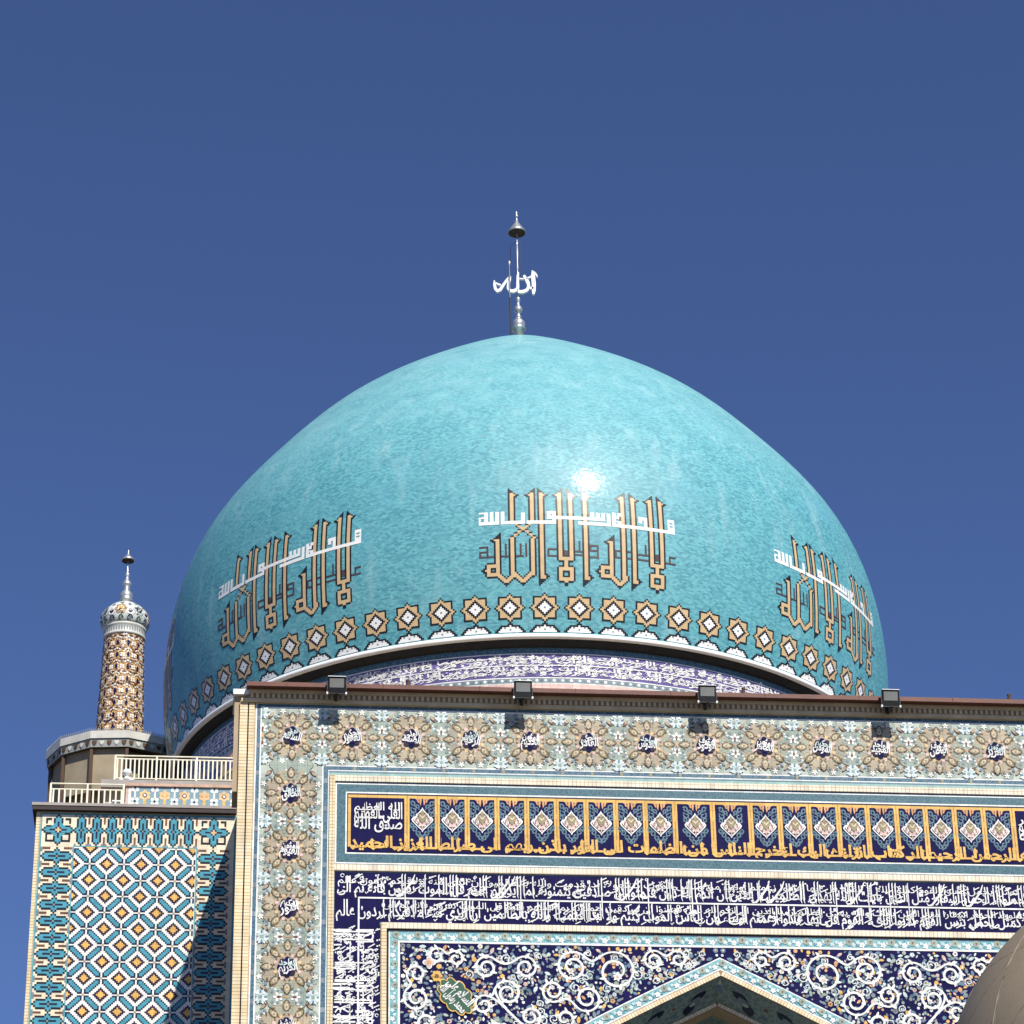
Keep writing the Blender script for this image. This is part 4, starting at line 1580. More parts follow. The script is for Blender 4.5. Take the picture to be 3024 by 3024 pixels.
    for q in black:
        cells[q] = DTILE_K
    for q in gold:
        cells[q] = DTILE_G
    for q in white:
        cells[q] = DTILE_W
    return cells


KC = kufic()
for th in (-38.7, 7.75, 54.0, -85.2, 100.4):
    cells_mesh(KC, R_(th), 'kufic_inscription', dome)

# rosettes and half-rosette crest round the foot of the dome (72 of each, one pattern)
ros, crest = {}, {}
for x in range(-8, 9):
    for y in range(-8, 9):
        ax, ay = abs(x), abs(y)
        m1, mx_ = ax + ay, max(ax, ay)
        m_ = None
        if m1 == 0:
            m_ = STEEL
        elif m1 <= 3:
            m_ = DTILE_W
        elif m1 in (4, 5):
            m_ = DTILE_K
        elif (ax, ay) in ((5, 0), (0, 5)):
            m_ = DTILE_K
        elif mx_ == 6 and min(ax, ay) >= 3:
            m_ = DTILE_K
        elif mx_ <= 5:
            m_ = DTILE_G
        elif m1 <= 7:
            m_ = DTILE_G
        elif m1 == 8:
            m_ = DTILE_K
        if m_:
            ros[(x, y)] = m_
for x in range(-8, 9):
    a = abs(x)
    for r_, w_, k0, k1 in ((0, 6, 7, 8), (1, 5, 6, 7), (2, 4, 5, 6), (3, 0, 1, 5), (4, -1, 0, 1), (5, -1, 0, 0)):
        if a <= w_:
            crest[(x, r_)] = DTILE_W
        elif k0 <= a <= k1:
            crest[(x, r_)] = DTILE_K
crest[(0, 1)] = crest[(3, 2)] = crest[(-3, 2)] = SLATE
rb, cb_ = MB(), MB()
for k in range(72):
    c0 = R_(7.75 + 5.0 * k)
    for src, mb, row0 in ((ros, rb, 15.6), (crest, cb_, 1.9)):
        for (c_, r_), m_ in src.items():
            if src.get((c_ - 1, r_)) is m_ and (c_ % 3):
                continue
            e = c_ + 1
            while src.get((e, r_)) is m_ and e % 3:
                e += 1
            t0, t1 = c0 + (c_ - 0.5) * TILE_A, c0 + (e - 0.5) * TILE_A
            s0, s1 = (row0 + r_ - (0.5 if src is ros else 0)) * TILE_H, (row0 + r_ + (0.5 if src is ros else 1)) * TILE_H
            mb.face([on_dome(t0, s0, 0.008), on_dome(t1, s0, 0.008), on_dome(t1, s1, 0.008), on_dome(t0, s1, 0.008)], m_)
rb.build('rosette_frieze', dome)
cb_.build('crest_frieze', dome)

rim = MB()
rim.lathe([(10.0, 34.935), (10.155, 34.935), (10.17, 34.95), (10.17, 35.02), (10.145, 35.035), (10.145, 35.05), (10.06, 35.062)], WHITEPAINT, n=240, cap=False)
rim.build('rim_moulding', dome)
RD = 9.80
drm = MB()
drm.lathe([(RD, 20.0), (RD, 34.80)], STUCCO, n=240, cap=False)
drm.lathe([(RD, 34.80), (9.97, 34.82), (10.05, 34.935)], mat('shade_black_soffit', (0.02, 0.02, 0.02), 0.8, 0.2), n=240, cap=False)  # soffit coloured near-black: the shade under the rim is painted in
drm.build('drum', dome)


def on_drum(th_m, z_, lift):
    a = th_m / RD
    return ((RD + lift) * math.sin(a), -(RD + lift) * math.cos(a), z_)


db = Sheet(on_drum, base=0.008, step=0.006)
LD = RD * R_(95)
nx = 150
db.rect(-LD, LD, 34.645, 34.80, TEAL_DEEP, 0, nx)
db.rect(-LD, LD, 34.620, 34.645, WHITE, 0, nx)
VIOLET = mat('violet_tile', (0.130, 0.110, 0.270), 0.25, 0.3, 4.0, fine=0.3)
db.rect(-LD, LD, 33.97, 34.62, VIOLET, 0, nx)
db.rect(-LD, LD, 33.945, 33.97, WHITE, 0, nx)
db.rect(-LD, LD, 33.82, 33.945, SLATE, 0, nx)
db.rect(-LD, LD, 33.795, 33.82, ICE, 0, nx)
db.rect(-LD, LD, 33.66, 33.795, PINK, 0, nx)
db.rect(-LD, LD, 33.20, 33.66, SAND, 0, nx)
db.rect(-LD, LD, 34.285, 34.310, WHITE, 3, nx)
DT1 = 'الله لا اله الا هو الحي القيوم لا تأخذه سنة ولا نوم له ما في السماوات وما في الارض من ذا الذي يشفع عنده الا باذنه يعلم ما بين ايديهم وما خلفهم'
DT2 = 'ولا يحيطون بشيء من علمه الا بما شاء وسع كرسيه السماوات والارض ولا يؤوده حفظهما وهو العلي العظيم لا اكراه في الدين قد تبين الرشد من الغي'
letter(db, DT1, -LD * 0.72, LD * 0.72, 34.375, 0.19, WHITE, 1, 0.03, 2.2)
letter(db, DT2, -LD * 0.72, LD * 0.72, 34.055, 0.19, WHITE, 2, 0.03, 2.2)
letter(db, DT2, -LD * 0.71, LD * 0.70, 34.475, 0.15, WHITE, 3, 0.02, 1.0)
letter(db, DT1, -LD * 0.70, LD * 0.71, 34.155, 0.15, WHITE, 4, 0.02, 1.0)
band_marks(lambda p, w: db.ribbon(p, w * 0.7, WHITE, 3), -LD * 0.72, LD * 0.72, 33.98, 34.60, 1900)
s = -LD
i = 0
while s < LD:
    db.poly(lobed(s, 33.882, 0.045, 6, 0.2, 12), WHITE if i % 2 else ICE, 1)
    db.poly(lobed(s + 0.11, 33.882, 0.035, 4, 0.3, 8), STEEL, 1)
    db.poly(lobed(s, 34.72, 0.04, 5, 0.3, 10), STEEL, 1)
    s += 0.22
    i += 1
s = -LD
while s < LD:
    db.rect(s, s + 1.15, 33.30, 33.61, SLATE, 1, 2)
    db.rect(s + 0.03, s + 1.12, 33.33, 33.58, VIOLET, 2, 2)
    band_marks(lambda p, w: db.ribbon(p, w * 0.8, ICE, 3), s + 0.08, s + 1.05, 33.33, 33.58, 14)
    s += 1.38
db.build('drum_inscription', dome)
hall = MB()
hall.box(-11.0, 11.0, -11.0, 12.0, 0.0, 24.5, BRICK_B)
hall.build('hall_wall', dome)

# finial of the dome with its sign
ZA = 49.944
fin = MB()
fz = ZA + 0.16
fin.lathe([(0.16, fz - 0.42), (0.15, fz + 0.14), (0.215, fz + 0.15), (0.22, fz + 0.20), (0.17, fz + 0.22), (0.195, fz + 0.27), (0.207, fz + 0.35), (0.19, fz + 0.43), (0.13, fz + 0.51), (0.07, fz + 0.58), (0.10, fz + 0.60), (0.10, fz + 0.63), (0.06, fz + 0.67),
           (0.04, fz + 0.74), (0.11, fz + 0.79), (0.137, fz + 0.87), (0.12, fz + 0.95), (0.06, fz + 1.03), (0.035, fz + 1.12), (0.06, fz + 1.18), (0.078, fz + 1.27), (0.06, fz + 1.35), (0.035, fz + 1.42), (0.03, fz + 2.20), (0.020, fz + 2.32), (0.036, fz + 2.40), (0.022, fz + 2.66), (0.040, fz + 2.92), (0.036, fz + 3.26), (0.05, fz + 3.30), (0.02, fz + 3.34), (0.024, fz + 3.8)], CHROME, n=28)
fin_o = fin.build('finial', dome)
cone = MB()
cz_ = fz + 3.70
cone.lathe([(0.024, cz_ + 0.002), (0.275, cz_), (0.288, cz_ + 0.015), (0.26, cz_ + 0.09), (0.17, cz_ + 0.22), (0.085, cz_ + 0.36), (0.035, cz_ + 0.47), (0.022, cz_ + 0.57), (0.05, cz_ + 0.61), (0.05, cz_ + 0.66), (0.02, cz_ + 0.70), (0.03, cz_ + 0.74), (0.02, cz_ + 0.79), (0.0, cz_ + 0.84)], CHROME, n=28)
cone.lathe([(0.024, cz_ - 0.004), (0.268, cz_ - 0.004)], RUST, n=28, cap=False)
cone.build('umbrella_cap', fin_o)
wr = MB()
wr.tube([(-0.03, -0.03, fz + 3.36), (-0.21, -0.05, fz + 3.18), (-0.20, -0.05, fz + 1.9)], 0.010, DARKROD, 6)
wr.tube([(0.02, -0.03, fz + 3.30), (0.10, -0.05, fz + 3.22), (0.10, -0.05, fz + 2.1)], 0.009, DARKROD, 6)
wr.build('bracing_wire', fin_o)
sg = MB()
K = 0.01053 / 3.865
KZ = K / math.cos(R_(32))
pt = lambda x, y: ((x - 702) * K, -0.16, fz + 1.80 + (1130 - y) * KZ)


def stroke(P, w):
    rows_ = []
    n = len(P)
    for i, p in enumerate(P):
        a, b = P[max(i - 1, 0)], P[min(i + 1, n - 1)]
        dx, dy = b[0] - a[0], b[1] - a[1]
        d = math.hypot(dx, dy)
        ww = w[i] / 2
        l_, r2 = pt(p[0] - dy / d * ww, p[1] + dx / d * ww), pt(p[0] + dy / d * ww, p[1] - dx / d * ww)
        rows_.append([l_, r2, (r2[0], r2[1] + 0.09, r2[2]), (l_[0], l_[1] + 0.09, l_[2])])
    sg.grid(rows_, WHITEPAINT, False)
    sg.face(rows_[0][::-1], WHITEPAINT)
    sg.face(rows_[-1], WHITEPAINT)


stroke([(905, 1030), (880, 1012), (878, 1060), (884, 1150), (882, 1235), (876, 1272)], [14, 40, 44, 46, 42, 22])
stroke([(900, 1030), (916, 1050), (928, 1078)], [18, 16, 8])
stroke([(772, 1055), (795, 1090), (820, 1140), (826, 1185), (805, 1222), (760, 1240), (715, 1240), (700, 1215)], [24, 34, 38, 36, 36, 36, 34, 26])
stroke([(712, 1020), (704, 1060), (702, 1130), (702, 1190), (690, 1215), (650, 1232), (610, 1225), (592, 1195), (598, 1140), (612, 1090), (615, 1060)], [14, 26, 30, 34, 36, 36, 36, 34, 32, 30, 20])
stroke([(615, 1062), (575, 1110), (535, 1165), (500, 1215), (470, 1226), (446, 1200), (436, 1150), (436, 1108)], [20, 28, 30, 34, 36, 34, 28, 12])
stroke([(440, 1128), (475, 1148), (510, 1158)], [10, 16, 12])
stroke([(712, 1090), (770, 1095)], [12, 12])
stroke([(800, 1092), (860, 1068)], [14, 16])
stroke([(838, 1200), (880, 1200)], [24, 24])
sg.build('allah_sign', fin_o)

rod = MB()
rz = 48.9
rod.tube([(0, 0, 0), (0.0, 0, 0.7), (-0.01, 0, 1.55)], 0.022, DARKROD, 8)
rod.tube([(-0.01, 0, 1.55), (-0.01, 0, 2.75)], 0.012, SHADE_METAL, 8)
rod.lathe([(0.012, 2.70), (0.03, 2.75), (0.033, 2.82), (0.02, 2.88), (0.0, 2.92)], CHROME, n=12, cx=-0.01)
rod_o = rod.build('lightning_rod')
rod_o.location = (DX - 0.24, DY - 0.22, 49.75)
tag(rod_o, 'thin dark lightning rod standing beside the silver dome finial', 'lightning rod')

# ------------------------------------------------------------------ corner tower to the left of the portal
tower = thing('corner_tower', 'lower tiled tower left of the portal with stepped star pattern, half in shadow', 'tower', (0, 55, 0), YAW)
TP = 6.0                                   # its front face, measured back from the portal face
TFLAT = lambda x, z_, l: (x, TP - l, z_)
tw = MB()
TL, TR = -9.68, -5.45
tw.box(TL, TR + 4.0, TP + 0.0, 17.0, 0.0, 26.34, BRICK_Z)
tw.build('wall', tower)
cpx = MB()
cpx.box(TL - 0.10, TR - 0.003, TP - 0.14, 17.0, 26.435, 26.50, GREYSTONE)
cpx.box(TL - 0.085, TR - 0.003, TP - 0.125, 17.0, 26.34, 26.435, mat('ledge_shade', (0.035, 0.022, 0.018), 0.6, 0.15))  # dark brown strip paints in the shade of the recess under the ledge
cpx.build('ledge', tower)
tp = Sheet(TFLAT)
XB0, XB1, ZTB = -9.55, -8.86, 26.275        # border strip, 17 tiles wide
BW = (XB1 - XB0) / 17.0
XR1 = TR + 0.02
XF1 = -6.262
tp.rect(-9.585, XR1, 6.0, 26.315, TURQ_LINE, 0)
tp.rect(XB0, XR1 - 0.05, 6.0, 26.275, CREAM, 1)
PV = 0.3625 / 8.0


def motif(h, v):
    """border motif on an 8-tile repeat: h along the strip (-3..4), v across it (-8..8)"""
    ah, av = abs(h), abs(v)
    if ah == 4:
        if av == 0:
            return NIGHT
        if av == 8:
            return SLATE
        if 4 <= av <= 7:
            return BROWN
        return None
    if av == 8:
        return NIGHT if h == 0 else (SLATE if ah == 3 else None)
    if h == 0:
        if v == 0:
            return SLATE
        return NIGHT if av <= 4 else TURQ
    if ah == 1:
        if av == 0:
            return BLACK
        return BLACK if av == 7 else TURQ
    if ah == 2:
        if av <= 1:
            return TURQ
        return BLACK if av <= 6 else None
    if ah == 3:
        return TURQ if av == 0 else (BLACK if av == 1 else None)
    return None


def cells_to_sheet(sh, cells, x0, z0, w, h, layer):
    byrow = {}
    for (c_, r_), m_ in cells.items():
        byrow.setdefault(r_, {})[c_] = m_
    for r_, d in byrow.items():
        for c_ in sorted(d):
            if d.get(c_ - 1) is d[c_]:
                continue
            e = c_ + 1
            while d.get(e) is d[c_]:
                e += 1
            sh.rect(x0 + c_ * w, x0 + e * w, z0 + r_ * h, z0 + (r_ + 1) * h, d[c_], layer)


# field of stars and hexagon bars between the strips
FT = 0.0361
fz1 = 25.555
tp.rect(XB1 + 0.012, XF1, 6.0, fz1, WHITE, 2)
tp.rect(XB1 - 0.012, XB1 + 0.012, 6.0, fz1 + 0.012, TURQ_LINE, 3)
tp.rect(XF1 - 0.012, XF1 + 0.012, 6.0, fz1 + 0.012, TURQ_LINE, 3)
tp.rect(XB1, XF1, fz1 - 0.004, fz1 + 0.016, TURQ_LINE, 3)


def star_cell(x, y):
    """x, y in tiles from a star centre; stars and knots alternate on a 10-tile lattice"""
    u, v = (x + 5) // 10, (y + 5) // 10
    a, b = abs(x - u * 10), abs(y - v * 10)
    if (u + v) % 2 == 0:                 # nearest lattice point is a star
        if a <= 1 and b <= 1 or (a == 0 and b <= 2) or (b == 0 and a <= 2):
            if not (a == 1 and b == 1 and False):
                return AMBER if a + b <= 2 else PURPLE
        if a + b <= 4:
            return PURPLE
    # quadrant coordinates from the nearest knot
    best = None
    for ku in (u - 1, u, u + 1):
        for kv in (v - 1, v, v + 1):
            if (ku + kv) % 2:
                dx, dy = abs(x - ku * 10), abs(y - kv * 10)
                if dx <= 10 and dy <= 10 and (best is None or dx + dy < best[0] + best[1]):
                    best = (dx, dy)
    a, b = best
    if a == 0 and b == 0:
        return OLIVE
    if a == 0 or b == 0:
        return None
    d = abs(a - b)
    if min(a, b) == 1 and max(a, b) <= 3:
        return NIGHT
    if min(a, b) >= 2:
        if d <= 1:
            return TURQ
        if d == 2:
            return NIGHT
    return None


NC = int(round((XF1 - XB1 - 0.024) / FT))
fc = {}
for c_ in range(NC):
    for r_ in range(0, 190):
        m_ = star_cell(c_ + 1, r_ + 10)
        if m_:
            fc[(c_, -r_)] = m_
cells_to_sheet(tp, fc, XB1 + 0.012, fz1 - FT - 0.004, FT, FT, 3)
# side strips and head strip
for x0 in (XB0, XF1):
    sc = {}
    for r_ in range(0, 300):
        h = ((r_ + 7) % 8) - 3
        for v in range(-8, 9):
            m_ = motif(h, v)
            if m_:
                sc[(v + 8, -r_)] = m_
    cells_to_sheet(tp, sc, x0, 25.535 - PV, BW, PV, 2)
hx0, hx1 = XB1, XF1
nrep = 8
hw_ = (hx1 - hx0) / (nrep * 8)
hc = {}
for c_ in range(nrep * 8):
    h = ((c_ + 4) % 8) - 3
    h = ((c_) % 8) - 3
    for v in range(-8, 9):
        m_ = motif(h, v)
        if m_:
            hc[(c_, v + 8)] = m_
cells_to_sheet(tp, hc, hx0, 25.575, hw_, (ZTB - 25.575) / 17.0, 2)
cross = {}
for x in range(-8, 9):
    for y in range(-8, 9):
        a, b = abs(x), abs(y)
        lo_, hi_ = min(a, b), max(a, b)
        m_ = None
        if a + b <= 1:
            m_ = SAND
        elif a + b <= 2:
            m_ = PURPLE
        elif lo_ == 0 and hi_ <= 4:
            m_ = NIGHT
        elif (lo_ <= 1 and hi_ <= 6) or (lo_ == 0 and hi_ == 7) or (lo_ == 2 and hi_ == 2) or (lo_ == 2 and hi_ == 3):
            m_ = TURQ
        elif (lo_ == 2 and hi_ <= 6) or (lo_ == 1 and hi_ == 7) or (lo_ == 0 and hi_ == 8):
            m_ = BLACK
        elif hi_ == 6 and 3 <= lo_ <= 6:
            m_ = BLACK if lo_ > 3 or y < 0 else None
        if m_:
            cross[(x + 8, y + 8)] = m_
for x0 in (XB0, XF1):
    cells_to_sheet(tp, cross, x0, 25.575, BW, (ZTB - 25.575) / 17.0, 3)
tp.build('star_tile_panel', tower)

# tiled parapet on the roof edge and a roof slab behind
pr = MB()
PX0, PX1 = -7.83, TR - 0.004
pr.box(PX0, PX1, TP + 0.25, TP + 0.55, 26.50, 27.06, BRICK_B)
pr.box(PX0 - 0.02, PX1, TP + 0.20, TP + 0.60, 27.06, 27.125, mat('pink_brick_coping', (0.50, 0.34, 0.25), 0.75, 0.2, 5.0))
pr.build('parapet_wall', tower)
pp = Sheet(lambda x, z_, l: (x, TP + 0.25 - l, z_))
pp.rect(PX0 + 0.12, PX1, 26.50, 27.055, SLATE, 0)
x = PX0 + 0.2
pp.rect(PX0, PX0 + 0.06, 26.5, 27.055, PINK, 0)
pp.rect(PX0 + 0.06, PX0 + 0.12, 26.5, 27.055, WHITE, 0)
i = 0
BLUEGREY = mat('blue_grey_tile', (0.20, 0.31, 0.35), 0.35, 0.12)
pp.rect(PX0 + 0.14, PX1, 26.50, 27.05, BLUEGREY, 1)
while x < PX1 - 0.05:
    if i % 2 == 0:
        for zc in (26.72, 27.03):
            pp.poly(clip(lobed(x, zc, 0.105, 4, 0.45, 24, PI / 4), PX0, PX1, 26.5, 27.05), WHITE, 2)
            pp.poly(clip(lobed(x, zc, 0.055, 4, 0.3, 16), PX0, PX1, 26.5, 27.05), ICE, 3)
            pp.poly(clip(lobed(x, zc, 0.03, 4, 0.2, 8), PX0, PX1, 26.5, 27.05), NIGHT, 4)
        pp.rect(x - 0.018, x + 0.018, 26.80, 26.96, WHITE, 2)
    else:
        for zc in (26.86, 26.54):
            pp.poly(clip(lobed(x, zc, 0.13, 6, 0.35, 30, PI / 6), PX0, PX1, 26.5, 27.05), SAND, 2)
            if i % 4 == 1:
                pp.poly(clip(lobed(x, zc, 0.055, 4, 0.2, 16), PX0, PX1, 26.5, 27.05), BROWN, 3)
                pp.poly(clip(lobed(x, zc, 0.032, 4, 0.2, 8), PX0, PX1, 26.5, 27.05), WHITE, 4)
            else:
                for t in (-1, 1):
                    pp.poly(clip(leaf(x + 0.05 * t, zc, 0.04, 0.025, 0.6 * t), PX0, PX1, 26.5, 27.05), ORANGE, 3)
        pp.poly(leaf(x, 26.70, 0.075, 0.035, PI / 2), AMBER, 2)
    x += 0.212
    i += 1
pp.build('parapet_tiles', tower)
UP_D = 8.3                                 # the upper terrace stands further back
rf = MB()
rf.box(-8.40, TR - 0.01, UP_D + 0.15, 16.9, 26.50, 27.86, STUCCO)
rf.box(-8.46, TR - 0.01, UP_D - 0.10, 16.9, 27.86, 28.04, GREYSTONE)
rf.build('roof_room', tower)

# ------------------------------------------------------------------ railings


def railing(name, label, x0, x1, y, z0, h, nbar, mid, posts, y1=None):
    t = thing(name, label, 'railing', (0, 55, 0), YAW, 'cream metal roof railings')
    def part(nm, build):
        mb = MB()
        build(mb)
        return mb.build(nm, t)
    def rail(zz, r):
        def f(mb):
            mb.tube([(x0, y, zz), (x1, y, zz)], r, IVORY, 8)
            if y1:
                mb.tube([(x0, y, zz), (x0 - 0.06, y1, zz)], r, IVORY, 8)
        return f
    part('top_rail', rail(z0 + h, 0.019))
    part('middle_rail', rail(z0 + h * mid, 0.019))
    part('bottom_rail', rail(z0 + 0.04, 0.017))
    for px in posts:
        part('post', lambda mb: mb.box(px - 0.02, px + 0.02, y - 0.02, y + 0.02, z0 - 0.03, z0 + h, IVORY))
    if y1:
        for k in range(1, 6):
            yy = y + (y1 - y) * k / 6
            part('post' if k in (3,) else 'baluster', lambda mb: mb.box(x0 - 0.01 * k - 0.014, x0 - 0.01 * k + 0.014, yy - 0.014, yy + 0.014, z0 + 0.03, z0 + h * mid, IVORY))
    for k in range(nbar):
        px = x0 + (x1 - x0) * (k + 0.5) / nbar
        part('baluster', lambda mb: mb.box(px - 0.0165, px + 0.0165, y - 0.015, y + 0.015, z0 + 0.04, z0 + h * mid, IVORY))
    return t


railing('metal_railing', 'short cream railing along the ledge on top of the tiled tower', -9.42, -7.85, TP + 0.12, 26.54, 0.50, 13, 0.74, (-9.42, -8.64, -7.87), TP + 2.2)
railing('metal_railing', 'longer cream railing on the upper terrace under the dome', -8.17, -5.47, UP_D, 28.07, 0.585, 28, 0.87, (-8.17, -7.25, -6.36))

# white strip lamp leaning inside the lower railing
fx = MB()
fx.tube([(-8.9, TP + 0.45, 26.60), (-8.1, TP + 0.45, 26.76)], 0.022, WHITEPAINT, 8)
fx.box(-8.12, -7.86, TP + 0.40, TP + 0.50, 26.73, 26.80, WHITEPAINT)
fx.box(-8.10, -8.06, TP + 0.42, TP + 0.48, 26.50, 26.73, WHITEPAINT)
fx.box(-7.93, -7.89, TP + 0.42, TP + 0.48, 26.50, 26.73, WHITEPAINT)
fo_ = fx.build('strip_lamp')
fo_.location = (0, 55, 0)
fo_.rotation_euler = (0, 0, YAW)
tag(fo_, 'white strip lamp on small legs leaning behind the lower cream railing', 'lamp')
bl = MB()
bl.lathe([(0.0, 28.31), (0.06, 28.31), (0.08, 28.36), (0.05, 28.40), (0.05, 28.43), (0.10, 28.46), (0.11, 28.52), (0.07, 28.57), (0.0, 28.58)], WHITEPAINT, n=16)
bl.tube([(-0.16, 0, 28.33), (0.16, 0, 28.33)], 0.03, WHITEPAINT, 8)
blo = bl.build('junction_lamp')
blo.location = Vector((0, 55, 0)) + Vector((math.cos(YAW), math.sin(YAW), 0)) * -7.90 + Vector((-math.sin(YAW), math.cos(YAW), 0)) * (UP_D - 0.02) - Vector((0, 0, 0.265))
tag(blo, 'small round white lamp at the left foot of the upper railing', 'lamp')

# ------------------------------------------------------------------ floodlights on the coping
def floodlight(s_, tilt, label):
    t = thing('floodlight', label, 'floodlight', (0, 0, 0), YAW, 'floodlights along the portal coping')
    o = Vector((0, 55, 0)) + Vector((math.cos(YAW), math.sin(YAW), 0)) * s_ + Vector((math.sin(YAW), -math.cos(YAW), 0)) * 0.45 + Vector((0, 0, 26.49))
    t.location = o
    ca, sa = math.cos(tilt), math.sin(tilt)
    def T(x, y, z_):                          # tip the lamp body forward about its pivot
        return (x, y * ca - z_ * sa, y * sa + z_ * ca)
    hb = MB()
    W2, H2 = 0.165, 0.155
    sect = [(W2, H2, -0.035), (W2 + 0.012, H2 + 0.012, -0.02), (W2 + 0.012, H2 + 0.012, 0.03), (W2 * 0.92, H2 * 0.92, 0.07), (W2 * 0.6, H2 * 0.6, 0.13)]
    rows_ = [[T(-a, y, -b), T(a, y, -b), T(a, y, b), T(-a, y, b)] for a, b, y in sect]
    hb.grid(rows_, LAMPBLACK, False)
    hb.face(rows_[0][::-1], LAMPBLACK)
    hb.face(rows_[-1], LAMPBLACK)
    for k in range(5):
        x = -0.11 + k * 0.055
        hb.face([T(x, 0.07, 0.12), T(x, 0.15, 0.09), T(x, 0.15, -0.09), T(x, 0.07, -0.12)], LAMPBLACK)
    hb.build('housing', t)
    gl_ = MB()
    gl_.face([T(-0.140, -0.039, -0.045), T(0.140, -0.039, -0.045), T(0.140, -0.039, 0.138), T(-0.140, -0.039, 0.138)], LAMPGLASS)
    gl_.build('glass', t)
    vz = MB()
    q = [T(-0.175, -0.06, 0.172), T(0.175, -0.06, 0.172), T(0.175, 0.06, 0.172), T(-0.175, 0.06, 0.172)]
    q2 = [(a, b, c_ + 0.012) for a, b, c_ in q]
    vz.grid([q, q2], WHITEPAINT, False)
    vz.face(q2, WHITEPAINT)
    vz.face(q[::-1], WHITEPAINT)
    vz.build('top_flange', t)
    br_ = MB()
    for x in (-0.185, 0.185):
        br_.box(x - 0.008, x + 0.008, -0.02, 0.02, -0.17, 0.02, LAMPBLACK)
        br_.box(x - 0.016, x + 0.016, -0.03, 0.03, -0.19, -0.15, WHITEPAINT)
    br_.box(-0.185, 0.185, -0.02, 0.02, -0.185, -0.170, LAMPBLACK)
    br_.box(-0.03, 0.03, -0.02, 0.34, -0.185, -0.165, LAMPBLACK)
    br_.box(-0.03, 0.03, 0.20, 0.34, -0.165, 0.112, LAMPBLACK)
    br_.build('bracket', t)
    ca_ = MB()
    ca_.tube([(0.05, 0.10, 0.0), (0.10, 0.20, -0.08), (0.13, 0.27, 0.02), (0.16, 0.33, 0.118), (0.34, 0.36, 0.122), (0.62, 0.37, 0.121)], 0.009, LAMPBLACK, 6)
    ca_.build('cable', t)
    return t


floodlight(-3.56, R_(14), 'black floodlight on the brown coping nearest the portal corner, over dark drum tiles')
floodlight(0.11, R_(10), 'black floodlight on the coping directly below the centre of the dome')
floodlight(3.78, R_(10), 'black floodlight on the coping below the right part of the white drum inscription')
floodlight(7.47, R_(12), 'black floodlight on the coping at the right foot of the dome, against blue sky')

k_ = 0
for s_, lb in ((2.55 - 4.7, 'tiny dark stub on the coping between the first two floodlights'), (4.55, 'tiny dark stub on the coping just right of the third floodlight'), (9.95, 'tiny dark stub on the coping at the far right against the sky')):
    st = MB()
    st.lathe([(0.035, 0.0), (0.04, 0.05), (0.03, 0.10), (0.045, 0.125), (0.03, 0.15), (0.0, 0.16)], RUST, n=10)
    so = st.build('roof_stub')
    so.location = Vector((0, 55, 26.60)) + Vector((math.cos(YAW), math.sin(YAW), 0)) * s_ + Vector((math.sin(YAW), -math.cos(YAW), 0)) * 0.24
    tag(so, lb, 'roof fitting', 'small dark stubs on the coping')

# ------------------------------------------------------------------ minaret with its gallery canopy
MX, MY = -11.96, 84.0
mina = thing('minaret', 'slender minaret in orange and white mosaic with a tiled onion cap and canopy', 'minaret', (MX, MY, 0))
sh_ = MB()
sh_.lathe([(1.5, 0.0), (1.5, 36.6)], BRICK_B, n=24)
sh_.build('core_wall', mina)


def r_shaft(z_):
    return 0.735 - (z_ - 38.0) * 0.0335


TERRA = mat('terracotta_mosaic', (0.42, 0.255, 0.115), 0.5, 0.25, 7.0, fine=0.3)
st = MB()
st.lathe([(r_shaft(36.4), 36.4), (r_shaft(38), 38.0), (r_shaft(40), 40.0), (r_shaft(41.85), 41.85)], TERRA, n=48)
shaft = st.build('shaft', mina)
on_shaft = lambda x, z_, l: ((r_shaft(z_) + l) * math.sin(x), -(r_shaft(z_) + l) * math.cos(x), z_)
ms = Sheet(on_shaft, base=0.006, step=0.005)
rm = random.Random(5)


def apoly(c, zc, pts, m_, layer):
    ms.poly([(c + u / r_shaft(zc), zc + v) for u, v in pts], m_, layer)


na = 12
for row in range(18):
    zc = 38.22 + row * 0.203
    for k in range(na):
        c = (k + 0.5 * (row % 2)) * 2 * PI / na + 0.10
        kind = (row + 2 * k) % 4
        if row % 2 == 0:
            apoly(c, zc, lobed(0, 0, 0.085, 4, 0.55, 24, PI / 4), WHITE if kind % 2 == 0 else ICE, 2)
            apoly(c, zc, lobed(0, 0, 0.035, 4, 0.2, 8), AMBER, 3)
            apoly(c + PI / na, zc, leaf(0, 0, 0.10, 0.04, PI / 2), NAVY, 2)
        else:
            for t in (-1, 1):
                apoly(c, zc, leaf(0.075 * t, 0.02, 0.06, 0.026, 0.6 * t), NIGHT if (row + k) % 3 else BROWN, 2)
                apoly(c, zc, leaf(0.075 * t, -0.03, 0.045, 0.02, -0.8 * t), WHITE, 3)
                apoly(c, zc, lobed(0.15 * t, 0.06, 0.028, 4, 0.2, 8), PINK, 3)
            apoly(c, zc, lobed(0, 0, 0.04, 5, 0.3, 10), CREAM, 3)
        for _ in range(11):
            apoly(c + rm.uniform(-0.32, 0.32), zc + rm.uniform(-0.13, 0.13), leaf(0, 0, rm.uniform(0.03, 0.07), rm.uniform(0.014, 0.026), rm.uniform(0, 3.1)), rm.choice((AMBER, BROWN, CREAM, ORANGE, PURPLE, BROWN, SAND, NIGHT, WHITE)), 1)
ms.build('mosaic', shaft)
cl = MB()
cl.lathe([(0.63, 41.80), (0.655, 41.82), (0.655, 41.87), (0.635, 41.89), (0.635, 42.09), (0.66, 42.11), (0.66, 42.17), (0.60, 42.19)], ZINC, n=48)
